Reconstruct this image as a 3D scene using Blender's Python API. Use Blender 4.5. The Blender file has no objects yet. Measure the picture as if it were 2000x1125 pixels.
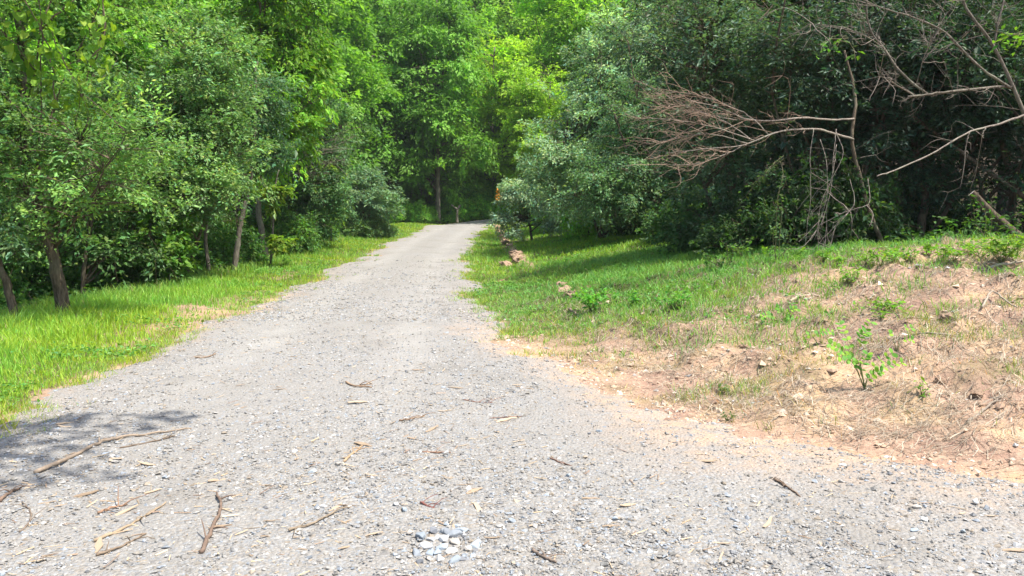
import bpy, math, random
import numpy as np
from mathutils import Vector

rng = np.random.default_rng(11)
random.seed(11)
SC = bpy.context.scene
COL = SC.collection

# ------------------------------------------------------------------ camera, sky, sun, exposure
CAM_H, PITCH, FPX = 1.55, math.radians(5.3), 1511.0
cam = bpy.data.cameras.new('camera')
cam.sensor_width = 36.0
cam.lens = 36.0 * FPX / 2000.0
cam.clip_start = 0.05
cam.clip_end = 2000.0
cam_o = bpy.data.objects.new('camera', cam)
COL.objects.link(cam_o)
cam_o.location = (0, 0, CAM_H)
cam_o.rotation_euler = (math.radians(90) - PITCH, 0, 0)
SC.camera = cam_o

SUN_EL = math.radians(64)
SUN_AZ = math.radians(116)          # measured from +Y (view direction) towards +X
tosun = Vector((math.sin(SUN_AZ) * math.cos(SUN_EL), math.cos(SUN_AZ) * math.cos(SUN_EL), math.sin(SUN_EL)))
world = bpy.data.worlds.new('World')
SC.world = world
world.use_nodes = True
wn = world.node_tree
wn.nodes.clear()
sky = wn.nodes.new('ShaderNodeTexSky')
sky.sky_type = 'NISHITA'
sky.sun_disc = False
sky.sun_elevation = SUN_EL
sky.sun_rotation = SUN_AZ
sky.air_density = 1.2
sky.dust_density = 2.0
bgn = wn.nodes.new('ShaderNodeBackground')
bgn.inputs['Strength'].default_value = 0.15
wout = wn.nodes.new('ShaderNodeOutputWorld')
wn.links.new(sky.outputs[0], bgn.inputs[0])
wn.links.new(bgn.outputs[0], wout.inputs[0])
sun = bpy.data.lights.new('sun', 'SUN')
sun.energy = 5.0
sun.angle = math.radians(0.53)
sun.color = (1.0, 0.955, 0.87)
sun_o = bpy.data.objects.new('sun', sun)
COL.objects.link(sun_o)
sun_o.rotation_euler = tosun.to_track_quat('Z', 'Y').to_euler()
SC.view_settings.view_transform = 'Standard'
SC.view_settings.look = 'None'
SC.view_settings.gamma = 1.0
SC.view_settings.use_curve_mapping = False
SC.view_settings.exposure = 0.95
SC.render.engine = 'CYCLES'
cy = SC.cycles
cy.max_bounces = 7
cy.diffuse_bounces = 4
cy.glossy_bounces = 2
cy.transmission_bounces = 5
cy.transparent_max_bounces = 4
cy.caustics_reflective = False
cy.caustics_refractive = False
cy.sample_clamp_indirect = 6.0
cy.use_adaptive_sampling = True
cy.adaptive_threshold = 0.02
cy.use_denoising = True
try:
    cy.denoiser = 'OPENIMAGEDENOISE'
    cy.denoising_prefilter = 'ACCURATE'
except Exception:
    pass

# ------------------------------------------------------------------ numeric helpers
def nrm(a):
    return a / np.maximum(np.linalg.norm(a, axis=-1, keepdims=True), 1e-9)

def sstep(a, b, x):
    t = np.clip((x - a) / (b - a), 0, 1)
    return t * t * (3 - 2 * t)

def _hash(ix, iy, seed):
    n = (ix.astype(np.int64) * 374761393 + iy.astype(np.int64) * 668265263 + seed * 974634777) & 0x7fffffff
    n = ((n ^ (n >> 13)) * 1274126177) & 0x7fffffff
    n = ((n ^ (n >> 16)) * 1597334677) & 0x7fffffff
    return ((n ^ (n >> 15)) & 0xffff) / 65535.0

def vnoise(x, y, seed=0):
    x = np.asarray(x, float); y = np.asarray(y, float)
    ix = np.floor(x); iy = np.floor(y)
    fx = x - ix; fy = y - iy
    fx = fx * fx * (3 - 2 * fx); fy = fy * fy * (3 - 2 * fy)
    a = _hash(ix, iy, seed); b = _hash(ix + 1, iy, seed)
    c = _hash(ix, iy + 1, seed); d = _hash(ix + 1, iy + 1, seed)
    return (a * (1 - fx) + b * fx) * (1 - fy) + (c * (1 - fx) + d * fx) * fy

def fbm(x, y, scale, octv=4, seed=0):
    s = 0; amp = 1.0; tot = 0
    for o in range(octv):
        s = s + amp * vnoise(x * scale + 17.3 * o, y * scale - 9.1 * o, seed + o)
        tot += amp; amp *= 0.5; scale *= 2.03
    return s / tot          # 0..1

# ------------------------------------------------------------------ land shape
_XL = np.array([(-15, -9), (0, -6.5), (3, -5.2), (4.2, -4.2), (5.35, -3.6), (7.2, -4.05), (9.8, -4.2), (13.9, -4.4), (19.8, -4.7), (29, -5.05), (40, -5.35), (49, -5.1), (60, -5)])
_XR = np.array([(-15, 16), (2.6, 14), (3.3, 8), (4.0, 4.0), (4.4, 2.9), (5.0, 2.0), (5.75, 1.35), (6.9, 0.75), (8.1, 0.42), (9.4, -0.1), (11.8, -0.43), (13.9, -0.65), (19.8, -1.2), (26, -1.65), (36, -1.85), (49, -1.75), (60, -1.7)])
def XL(y): return np.interp(y, _XL[:, 0], _XL[:, 1])
def XR(y): return np.interp(y, _XR[:, 0], _XR[:, 1])
_BEND = np.array([(-3.45, 44), (-3.6, 50), (-3.1, 54), (-1.3, 57.6), (2, 60), (8, 62), (22, 62.5)], float)

def road_sdf(x, y):
    """> 0 inside the gravel, in metres from its edge."""
    x = np.asarray(x, float); y = np.asarray(y, float)
    d1 = np.minimum(x - XL(y), XR(y) - x)
    d1 = np.where(y > 50, -9.0, d1)
    best = np.full(np.broadcast(x, y).shape, 1e9)
    for (ax, ay), (bx, by) in zip(_BEND[:-1], _BEND[1:]):
        vx, vy = bx - ax, by - ay
        t = np.clip(((x - ax) * vx + (y - ay) * vy) / (vx * vx + vy * vy), 0, 1)
        best = np.minimum(best, np.hypot(x - ax - t * vx, y - ay - t * vy))
    n = (fbm(x, y, 0.9, 3, 5) - 0.5) * 1.0 + (fbm(x, y, 5.0, 2, 8) - 0.5) * 0.35
    return np.maximum(d1, 1.85 - best) + n * sstep(3.0, 6.0, y)

_P = np.array([(-20, 0), (18, 0), (23, 0.09), (29, 0.24), (40, 0.54), (45, 0.72), (50, 0.93), (53, 0.90), (58, 0.92), (66, 1.0), (400, 2.0)])
def height0(x, y):
    x = np.asarray(x, float); y = np.asarray(y, float)
    z = np.interp(y, _P[:, 0], _P[:, 1])
    s = x - XR(y)
    z = z + (0.85 - 0.25 * sstep(16, 34, y)) * sstep(0.4, 6.5, s) * sstep(3.6, 9.5, y) * (1 - 0.6 * sstep(46, 56, y))
    z = z - 0.10 * np.exp(-((s - 1.3) / 0.55) ** 2) * sstep(11, 16, y) * (1 - sstep(42, 50, y))
    sd = np.interp(y, [14, 20, 24.9, 29, 36, 46, 52], [1.7, 1.8, 1.77, 1.72, 1.5, 1.05, .65])
    z = z + 0.13 * np.exp(-((s - sd) / .2) ** 2) * sstep(19, 24, y) * (1 - sstep(49, 53, y))
    z = z + 0.26 * np.exp(-((x - 7.6) ** 2 / 7.0 + (y - 12.0) ** 2 / 1.6))
    l = XL(y) - x
    z = z + 0.10 * np.exp(-((l - 2.0) / 1.0) ** 2) * sstep(4, 8, y)
    z = z - 0.75 * sstep(2.9, 5.5, l) * (1 - sstep(34, 52, y))
    z = z + 0.095 * np.clip(x + 5.2, 0, 11) * sstep(50.5, 57, y)
    z = z + 0.24 * np.clip(y - 68, 0, 200) + 0.0
    z = z + 0.12 * np.clip(np.abs(x) - 22, 0, 60) * sstep(20, 40, y)
    return z

def height(x, y):
    x = np.asarray(x, float); y = np.asarray(y, float)
    z = height0(x, y)
    rd = sstep(-0.5, 0.2, road_sdf(x, y))
    rough = (fbm(x, y, 0.55, 3, 21) - 0.5) * 0.16 + (fbm(x, y, 2.6, 3, 31) - 0.5) * 0.09
    bank = sstep(0.0, 1.5, x - XR(y)) * sstep(3.5, 5.5, y) * (1 - sstep(13, 18, y))
    clods = np.clip(fbm(x, y, 3.2, 3, 71) - 0.47, 0, 1) * 0.36 + np.abs(fbm(x, y, 6.5, 2, 73) - 0.5) * 0.10
    return z + (rough + clods * bank) * (1 - 0.9 * rd)

def hz(x, y):
    return float(height(np.array([x]), np.array([y]))[0])

FWD = np.array([0, math.cos(PITCH), -math.sin(PITCH)])
UPV = np.array([0, math.sin(PITCH), math.cos(PITCH)])
CAMP = np.array([0, 0, CAM_H])
def P(px, py, D):
    """the place at distance D along the view axis that the photograph shows at px, py"""
    d = FWD + (px - 1000) / FPX * np.array([1.0, 0, 0]) - (py - 562.5) / FPX * UPV
    return CAMP + d * (D / d[1])
def G(px, py, lift=0.0):
    """where the ground is at that place in the photograph"""
    d = FWD + (px - 1000) / FPX * np.array([1.0, 0, 0]) - (py - 562.5) / FPX * UPV
    d = d / d[1]
    D = np.concatenate([np.arange(2.2, 20, 0.01), np.arange(20, 120, 0.05)])
    q = CAMP + D[:, None] * d
    under = q[:, 2] < height(q[:, 0], q[:, 1])
    i = int(np.argmax(under)) if under.any() else len(D) - 1
    r = q[i].copy()
    r[2] = hz(r[0], r[1]) + lift
    return r

# ------------------------------------------------------------------ mesh helpers
def mesh_data(name, V, polys, mats, cols=None, smooth=False, matidx=None):
    """polys: list of (M,k) integer arrays."""
    me = bpy.data.meshes.new(name)
    V = np.asarray(V, np.float32)
    polys = [np.asarray(p, np.int32) for p in polys if len(p)]
    loops = np.concatenate([p.ravel() for p in polys])
    sizes = np.concatenate([np.full(len(p), p.shape[1], np.int32) for p in polys])
    starts = np.concatenate([[0], np.cumsum(sizes)[:-1]]).astype(np.int32)
    me.vertices.add(len(V)); me.vertices.foreach_set('co', V.ravel())
    me.loops.add(len(loops)); me.loops.foreach_set('vertex_index', loops)
    me.polygons.add(len(sizes)); me.polygons.foreach_set('loop_start', starts)
    me.polygons.foreach_set('loop_total', sizes)
    if matidx is not None:
        me.polygons.foreach_set('material_index', np.asarray(matidx, np.int32))
    me.polygons.foreach_set('use_smooth', np.full(len(sizes), bool(smooth)))
    if not isinstance(mats, (list, tuple)):
        mats = [mats]
    for m in mats:
        me.materials.append(m)
    if cols is not None:
        at = me.color_attributes.new('Col', 'FLOAT_COLOR', 'POINT')
        c = np.ones((len(V), 4), np.float32)
        c[:, :3] = cols
        at.data.foreach_set('color', c.ravel())
    me.update(calc_edges=True)
    return me

def obj(name, me, parent=None, loc=None, rot=None, label=None, cat=None, group=None, kind=None):
    o = bpy.data.objects.new(name, me)
    COL.objects.link(o)
    if parent is not None:
        o.parent = parent
    if loc is not None:
        o.location = tuple(float(v) for v in loc)
    if rot is not None:
        o.rotation_euler = rot
    if label: o['label'] = label
    if cat: o['category'] = cat
    if group: o['group'] = group
    if kind: o['kind'] = kind
    return o

def thing(name, label, cat, loc, rz=0.0, group=None):
    return obj(name, None, None, loc, (0, 0, rz), label, cat, group)

def copy_tree(o, parent=None):
    c = o.copy()
    COL.objects.link(c)
    c.parent = parent
    for ch in o.children:
        copy_tree(ch, c)
    return c

class Geo:
    """collects vertices, polygons and vertex colours"""
    def __init__(s):
        s.V = []; s.F = {3: [], 4: []}; s.C = []; s.n = 0
    def add(s, V, F, C=None):
        V = np.asarray(V, float).reshape(-1, 3)
        for f in (F if isinstance(F, list) else [F]):
            f = np.asarray(f)
            if len(f):
                s.F[f.shape[1]].append(f + s.n)
        s.V.append(V)
        if C is None:
            C = np.ones((len(V), 3)) * 0.5
        s.C.append(np.broadcast_to(np.asarray(C, float), (len(V), 3)))
        s.n += len(V)
    def mesh(s, name, mats, smooth=False, off=(0, 0, 0)):
        V = np.concatenate(s.V) - np.asarray(off)
        polys = [np.concatenate(s.F[k]) for k in (3, 4) if s.F[k]]
        return mesh_data(name, V, polys, mats, np.concatenate(s.C), smooth)

def resample(pts, n):
    """smooth curve through control points"""
    pts = np.asarray(pts, float)
    if len(pts) == 2:
        t = np.linspace(0, 1, n)[:, None]
        return pts[0] * (1 - t) + pts[1] * t
    q = np.vstack([2 * pts[0] - pts[1], pts, 2 * pts[-1] - pts[-2]])
    out = []
    m = len(pts) - 1
    for u in np.linspace(0, m, n):
        i = min(int(u), m - 1); t = u - i
        a, b, c, d = q[i], q[i + 1], q[i + 2], q[i + 3]
        out.append(0.5 * ((2 * b) + (-a + c) * t + (2 * a - 5 * b + 4 * c - d) * t * t + (-a + 3 * b - 3 * c + d) * t ** 3))
    return np.array(out)

def tube(g, pts, r0, r1, sides=7, n=None, wob=0.0, col=None, cap=True, knots=0.12, power=1.0):
    """tapering limb along a curve"""
    if n is None:
        n = max(4, 4 * (len(pts) - 1) + 1)
    c = resample(pts, n)
    if wob:
        j = rng.normal(0, wob, c.shape); j[0] = 0
        c = c + j
    t = np.linspace(0, 1, n)
    r = r0 + (r1 - r0) * t ** power
    tang = nrm(np.gradient(c, axis=0))
    ref = np.array([0.31, 0.17, 0.93]) if abs(tang[0][2]) < 0.8 else np.array([0.9, 0.3, 0.1])
    a = nrm(np.cross(tang, ref)); b = np.cross(tang, a)
    ang = np.linspace(0, 2 * math.pi, sides, endpoint=False)
    rr = r[:, None] * (1 + rng.normal(0, knots, (n, sides)))
    V = c[:, None, :] + rr[..., None] * (np.cos(ang)[None, :, None] * a[:, None, :] + np.sin(ang)[None, :, None] * b[:, None, :])
    V = V.reshape(-1, 3)
    i = np.arange(n - 1)[:, None] * sides; k = np.arange(sides)[None, :]; k2 = (k + 1) % sides
    F = np.stack([i + k, i + k2, i + sides + k2, i + sides + k], -1).reshape(-1, 4)
    fs = [F]
    if cap:
        V = np.vstack([V, c[-1:] + tang[-1:] * r[-1] * 0.4])
        tip = len(V) - 1; base = (n - 1) * sides
        fs.append(np.stack([base + np.arange(sides), base + (np.arange(sides) + 1) % sides, np.full(sides, tip)], -1))
        if sides > 4:
            V = np.vstack([V, c[:1] - tang[:1] * r[0] * 0.3])
            fs.append(np.stack([(np.arange(sides) + 1) % sides, np.arange(sides), np.full(sides, len(V) - 1)], -1))
    g.add(V, fs, col)
    return c

def thin_tubes(g, A, B, Cc, r0, r1, sides=3, col=None):
    """many thin two-segment twigs through A, B, Cc"""
    m = len(A)
    if m == 0:
        return
    ax = nrm(Cc - A)
    ref = np.where(np.abs(ax[:, 2:3]) < 0.8, np.array([[0.1, 0.2, 1.0]]), np.array([[1.0, 0.1, 0.2]]))
    u = nrm(np.cross(ax, ref)); v = np.cross(ax, u)
    ang = np.linspace(0, 2 * math.pi, sides, endpoint=False)
    ring = np.cos(ang)[None, :, None] * u[:, None, :] + np.sin(ang)[None, :, None] * v[:, None, :]
    r0 = np.broadcast_to(r0, (m,))[:, None, None]; r1 = np.broadcast_to(r1, (m,))[:, None, None]
    V = np.concatenate([A[:, None] + ring * r0, B[:, None] + ring * (r0 + r1) / 2, Cc[:, None] + ring * r1], 1)
    base = np.arange(m)[:, None, None] * (3 * sides)
    seg = np.arange(2)[None, :, None] * sides
    k = np.arange(sides)[None, None, :]; k2 = (k + 1) % sides
    F = np.stack([base + seg + k, base + seg + k2, base + seg + sides + k2, base + seg + sides + k], -1).reshape(-1, 4)
    C = None
    if col is not None:
        C = np.repeat(np.broadcast_to(col, (m, 3)), 3 * sides, axis=0)
    g.add(V.reshape(-1, 3), F, C)

def leaf_quads(g, pos, d, n, L, W, col, fold=0.12, wide=0.45):
    """one folded four-cornered leaf at each place"""
    d = nrm(d); side = nrm(np.cross(d, n)); up = np.cross(side, d)
    L = np.broadcast_to(L, (len(pos),))[:, None]; W = np.broadcast_to(W, (len(pos),))[:, None]
    mid = pos + d * L * wide
    V = np.stack([pos, mid + side * W * 0.5 + up * W * fold, pos + d * L - up * L * 0.08, mid - side * W * 0.5 + up * W * fold], 1)
    F = np.arange(len(pos) * 4).reshape(-1, 4)
    g.add(V.reshape(-1, 3), F, np.repeat(col, 4, axis=0))

def leaf_colours(n, base, var=0.22, hue=0.10, lo=0.35, hi=1.9):
    base = np.asarray(base, float)
    k = np.clip(np.exp(rng.normal(0, var, n)), lo, hi)[:, None]
    c = base[None] * k
    h = rng.normal(0, hue, n)
    c[:, 0] *= np.exp(h * 1.6); c[:, 2] *= np.exp(-h)
    return np.clip(c, 0.004, 0.8)

# ------------------------------------------------------------------ materials
def new_mat(name):
    m = bpy.data.materials.new(name)
    m.use_nodes = True
    nt = m.node_tree
    nt.nodes.clear()
    out = nt.nodes.new('ShaderNodeOutputMaterial')
    return m, nt, out
def N(nt, t, **kw):
    n = nt.nodes.new(t)
    for k, v in kw.items():
        if hasattr(n, k) and k not in ('Scale',):
            setattr(n, k, v)
        else:
            n.inputs[k].default_value = v
    return n
def mixc(nt, fac, a, b, mode='MIX'):
    n = nt.nodes.new('ShaderNodeMix')
    n.data_type = 'RGBA'; n.blend_type = mode; n.clamp_factor = True
    for sock, v in ((n.inputs['Factor'], fac), (n.inputs[6], a), (n.inputs[7], b)):
        if hasattr(v, 'links'):
            nt.links.new(v, sock)
        elif isinstance(v, (int, float)):
            sock.default_value = v
        else:
            sock.default_value = (*v, 1.0) if len(v) == 3 else v
    return n.outputs[2]
def ramp(nt, fac, stops, interp='LINEAR'):
    r = nt.nodes.new('ShaderNodeValToRGB')
    r.color_ramp.interpolation = interp
    el = r.color_ramp.elements
    while len(el) < len(stops):
        el.new(0.5)
    for e, (p, c) in zip(el, stops):
        e.position = p
        e.color = (*c, 1) if len(c) == 3 else c
    nt.links.new(fac, r.inputs[0])
    return r.outputs[0]

def leaf_mat(name, trans=0.42, rough=0.45, spec=0.4, tcol=(1.25, 1.35, 0.45)):
    m, nt, out = new_mat(name)
    at = N(nt, 'ShaderNodeAttribute', attribute_name='Col')
    oi = N(nt, 'ShaderNodeObjectInfo')
    c = mixc(nt, 1.0, at.outputs['Color'], oi.outputs['Color'], 'MULTIPLY')
    p = N(nt, 'ShaderNodeBsdfPrincipled')
    p.inputs['Roughness'].default_value = rough
    p.inputs['Specular IOR Level'].default_value = spec
    nt.links.new(c, p.inputs['Base Color'])
    tc = mixc(nt, 1.0, c, tcol, 'MULTIPLY')
    tr = N(nt, 'ShaderNodeBsdfTranslucent')
    nt.links.new(tc, tr.inputs[0])
    ms = N(nt, 'ShaderNodeMixShader')
    ms.inputs[0].default_value = trans
    nt.links.new(p.outputs[0], ms.inputs[1]); nt.links.new(tr.outputs[0], ms.inputs[2])
    nt.links.new(ms.outputs[0], out.inputs[0])
    return m

def bark_mat(name, a, b, scale=30.0, stretch=0.2, bump=1.0):
    m, nt, out = new_mat(name)
    tc = N(nt, 'ShaderNodeTexCoord')
    mp = N(nt, 'ShaderNodeMapping')
    mp.inputs['Scale'].default_value = (1, 1, stretch)
    nt.links.new(tc.outputs['Object'], mp.inputs[0])
    nz = N(nt, 'ShaderNodeTexNoise'); nz.inputs['Scale'].default_value = scale; nz.inputs['Detail'].default_value = 6; nz.inputs['Roughness'].default_value = 0.7
    nt.links.new(mp.outputs[0], nz.inputs[0])
    n2 = N(nt, 'ShaderNodeTexNoise'); n2.inputs['Scale'].default_value = 3.0; n2.inputs['Detail'].default_value = 3
    nt.links.new(tc.outputs['Object'], n2.inputs[0])
    c = ramp(nt, nz.outputs[0], [(0.3, a), (0.68, b)])
    lich = tuple(0.6 * x + 0.4 * y for x, y in zip(b, (0.22, 0.25, 0.17)))
    f = ramp(nt, n2.outputs[0], [(0.52, (0, 0, 0)), (0.66, (0.7, 0.7, 0.7))])
    c = mixc(nt, f, c, lich)
    p = N(nt, 'ShaderNodeBsdfPrincipled')
    p.inputs['Roughness'].default_value = 0.9
    p.inputs['Specular IOR Level'].default_value = 0.15
    nt.links.new(c, p.inputs['Base Color'])
    bp = N(nt, 'ShaderNodeBump'); bp.inputs['Strength'].default_value = bump; bp.inputs['Distance'].default_value = 0.02
    nt.links.new(nz.outputs[0], bp.inputs['Height']); nt.links.new(bp.outputs[0], p.inputs['Normal'])
    nt.links.new(p.outputs[0], out.inputs[0])
    return m

def col_mat(name, rough=0.85, spec=0.2, nscale=60.0, amt=0.25, trans=0.0):
    """colour from the piece's own colour attribute, with fine grain"""
    m, nt, out = new_mat(name)
    at = N(nt, 'ShaderNodeAttribute', attribute_name='Col')
    oi = N(nt, 'ShaderNodeObjectInfo')
    tc = N(nt, 'ShaderNodeTexCoord')
    nz = N(nt, 'ShaderNodeTexNoise'); nz.inputs['Scale'].default_value = nscale; nz.inputs['Detail'].default_value = 4
    nt.links.new(tc.outputs['Object'], nz.inputs[0])
    v = ramp(nt, nz.outputs[0], [(0.25, (1 - amt,) * 3), (0.75, (1 + amt,) * 3)])
    c = mixc(nt, 1.0, at.outputs['Color'], v, 'MULTIPLY')
    c = mixc(nt, 1.0, c, oi.outputs['Color'], 'MULTIPLY')
    p = N(nt, 'ShaderNodeBsdfPrincipled')
    p.inputs['Roughness'].default_value = rough; p.inputs['Specular IOR Level'].default_value = spec
    nt.links.new(c, p.inputs['Base Color'])
    last = p.outputs[0]
    if trans:
        tr = N(nt, 'ShaderNodeBsdfTranslucent')
        nt.links.new(mixc(nt, 1.0, c, (1.2, 1.3, 0.5), 'MULTIPLY'), tr.inputs[0])
        ms = N(nt, 'ShaderNodeMixShader'); ms.inputs[0].default_value = trans
        nt.links.new(last, ms.inputs[1]); nt.links.new(tr.outputs[0], ms.inputs[2])
        last = ms.outputs[0]
    nt.links.new(last, out.inputs[0])
    return m

M = {}
M['leaf'] = leaf_mat('leaf_broad', 0.48, 0.55, 0.22)
M['olive'] = leaf_mat('leaf_olive', 0.42, 0.5, 0.32, (1.15, 1.25, 0.55))
M['grass'] = leaf_mat('grass_blade', 0.40, 0.5, 0.3, (1.2, 1.25, 0.5))
M['bark_dark'] = bark_mat('bark_dark', (0.022, 0.016, 0.011), (0.17, 0.13, 0.09))
M['bark_grey'] = bark_mat('bark_grey', (0.055, 0.047, 0.036), (0.235, 0.20, 0.16))
M['bark_dead'] = bark_mat('bark_dead', (0.10, 0.08, 0.064), (0.31, 0.265, 0.22), 30.0, 0.5, 0.8)
M['twig'] = col_mat('twig', 0.85, 0.15, 40.0, 0.25)
M['piece'] = col_mat('stone_and_chip', 0.8, 0.25, 90.0, 0.22)
M['straw'] = col_mat('straw', 0.8, 0.2, 50.0, 0.2, 0.15)

def ground_mat():
    m, nt, out = new_mat('soil')
    tc = N(nt, 'ShaderNodeTexCoord'); ob = tc.outputs['Object']
    at = N(nt, 'ShaderNodeAttribute', attribute_name='Col')
    sp = N(nt, 'ShaderNodeSeparateColor'); nt.links.new(at.outputs['Color'], sp.inputs[0])
    def noise(sc, det=5, rough=0.6):
        n = N(nt, 'ShaderNodeTexNoise'); n.inputs['Scale'].default_value = sc; n.inputs['Detail'].default_value = det; n.inputs['Roughness'].default_value = rough
        nt.links.new(ob, n.inputs[0]); return n.outputs[0]
    n1, n2, n3 = noise(1.1), noise(9.0), noise(55.0, 4, 0.7)
    clay = ramp(nt, n1, [(0.34, (0.25, 0.158, 0.118)), (0.5, (0.37, 0.24, 0.168)), (0.60, (0.47, 0.315, 0.185)), (0.72, (0.31, 0.21, 0.16))])
    clay = mixc(nt, ramp(nt, n2, [(0.45, (0, 0, 0)), (0.66, (0.6, 0.6, 0.6))]), clay, (0.44, 0.315, 0.225))
    clay = mixc(nt, ramp(nt, n3, [(0.55, (0, 0, 0)), (0.72, (0.7, 0.7, 0.7))]), clay, (0.15, 0.10, 0.068))
    turf = ramp(nt, n2, [(0.35, (0.045, 0.06, 0.018)), (0.55, (0.10, 0.11, 0.035)), (0.7, (0.22, 0.17, 0.09))])
    turf = mixc(nt, ramp(nt, n3, [(0.5, (0, 0, 0)), (0.7, (0.6, 0.6, 0.6))]), turf, (0.05, 0.09, 0.02))
    litter = ramp(nt, n3, [(0.3, (0.018, 0.014, 0.009)), (0.55, (0.05, 0.036, 0.022)), (0.75, (0.10, 0.07, 0.04))])
    c = mixc(nt, sp.outputs[1], clay, turf)
    c = mixc(nt, sp.outputs[2], c, litter)
    p = N(nt, 'ShaderNodeBsdfPrincipled'); p.inputs['Roughness'].default_value = 0.95; p.inputs['Specular IOR Level'].default_value = 0.1
    nt.links.new(c, p.inputs['Base Color'])
    b1 = N(nt, 'ShaderNodeBump'); b1.inputs['Strength'].default_value = 1.0; b1.inputs['Distance'].default_value = 0.06
    nt.links.new(n2, b1.inputs['Height'])
    b2 = N(nt, 'ShaderNodeBump'); b2.inputs['Strength'].default_value = 0.8; b2.inputs['Distance'].default_value = 0.012
    nt.links.new(n3, b2.inputs['Height']); nt.links.new(b1.outputs[0], b2.inputs['Normal'])
    nt.links.new(b2.outputs[0], p.inputs['Normal'])
    nt.links.new(p.outputs[0], out.inputs[0])
    return m
M['soil'] = ground_mat()

STONES = [(0.20, 0.188, 0.175), (0.235, 0.222, 0.205), (0.28, 0.268, 0.25), (0.36, 0.35, 0.34), (0.205, 0.222, 0.245), (0.25, 0.275, 0.305), (0.155, 0.155, 0.16), (0.27, 0.225, 0.175), (0.235, 0.212, 0.182)]
def gravel_mat():
    m, nt, out = new_mat('gravel_surface')
    tc = N(nt, 'ShaderNodeTexCoord'); ob = tc.outputs['Object']
    def vor(sc, jit):
        v = N(nt, 'ShaderNodeTexVoronoi'); v.feature = 'F1'; v.inputs['Scale'].default_value = sc; v.inputs['Randomness'].default_value = jit
        nt.links.new(ob, v.inputs['Vector']); return v
    def noise(sc, det=4):
        n = N(nt, 'ShaderNodeTexNoise'); n.inputs['Scale'].default_value = sc; n.inputs['Detail'].default_value = det
        nt.links.new(ob, n.inputs[0]); return n.outputs[0]
    va, vb = vor(46.0, 1.0), vor(105.0, 1.0)
    def stonecol(v):
        s = N(nt, 'ShaderNodeSeparateColor'); nt.links.new(v.outputs['Color'], s.inputs[0])
        k = len(STONES)
        return ramp(nt, s.outputs[0], [(i / k, STONES[i]) for i in range(k)], 'CONSTANT')
    big = noise(5.5)
    c = mixc(nt, ramp(nt, big, [(0.42, (0, 0, 0)), (0.56, (1, 1, 1))]), stonecol(vb), stonecol(va))
    dust = noise(0.55, 5)
    fine = noise(160.0, 3)
    c = mixc(nt, ramp(nt, dust, [(0.38, (0.45, 0.45, 0.45)), (0.66, (0.85, 0.85, 0.85))]), c, mixc(nt, ramp(nt, fine, [(0.35, (0, 0, 0)), (0.65, (1, 1, 1))]), (0.185, 0.172, 0.155), (0.27, 0.252, 0.23)))
    # wheel tracks worn to fine dust, and darker damp patches
    tr_at = N(nt, 'ShaderNodeAttribute', attribute_name='Col')
    tsp = N(nt, 'ShaderNodeSeparateColor'); nt.links.new(tr_at.outputs['Color'], tsp.inputs[0])
    tm = N(nt, 'ShaderNodeMath', operation='MULTIPLY'); nt.links.new(tsp.outputs[1], tm.inputs[0])
    nt.links.new(ramp(nt, noise(1.7, 5), [(0.3, (0.15, 0.15, 0.15)), (0.65, (0.9, 0.9, 0.9))]), tm.inputs[1])
    c = mixc(nt, tm.outputs[0], c, mixc(nt, ramp(nt, fine, [(0.35, (0, 0, 0)), (0.65, (1, 1, 1))]), (0.235, 0.22, 0.20), (0.33, 0.315, 0.295)))
    c = mixc(nt, ramp(nt, noise(0.9, 6), [(0.56, (0, 0, 0)), (0.70, (0.55, 0.55, 0.55))]), c, (0.175, 0.16, 0.14))
    ed = N(nt, 'ShaderNodeAttribute', attribute_name='Col')
    sp = N(nt, 'ShaderNodeSeparateColor'); nt.links.new(ed.outputs['Color'], sp.inputs[0])
    edge = N(nt, 'ShaderNodeMath', operation='MULTIPLY'); nt.links.new(sp.outputs[0], edge.inputs[0])
    nt.links.new(ramp(nt, noise(7.0), [(0.35, (0.2, 0.2, 0.2)), (0.62, (1, 1, 1))]), edge.inputs[1])
    c = mixc(nt, edge.outputs[0], c, (0.37, 0.265, 0.185))
    p = N(nt, 'ShaderNodeBsdfPrincipled'); p.inputs['Roughness'].default_value = 0.9; p.inputs['Specular IOR Level'].default_value = 0.2
    nt.links.new(c, p.inputs['Base Color'])
    inv = N(nt, 'ShaderNodeMath', operation='SUBTRACT'); inv.inputs[0].default_value = 1.0
    nt.links.new(va.outputs['Distance'], inv.inputs[1])
    b1 = N(nt, 'ShaderNodeBump'); b1.inputs['Strength'].default_value = 0.8; b1.inputs['Distance'].default_value = 0.012
    nt.links.new(inv.outputs[0], b1.inputs['Height'])
    b2 = N(nt, 'ShaderNodeBump'); b2.inputs['Strength'].default_value = 0.6; b2.inputs['Distance'].default_value = 0.006
    nt.links.new(fine, b2.inputs['Height']); nt.links.new(b1.outputs[0], b2.inputs['Normal'])
    nt.links.new(b2.outputs[0], p.inputs['Normal'])
    nt.links.new(p.outputs[0], out.inputs[0])
    return m
M['gravel'] = gravel_mat()

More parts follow.
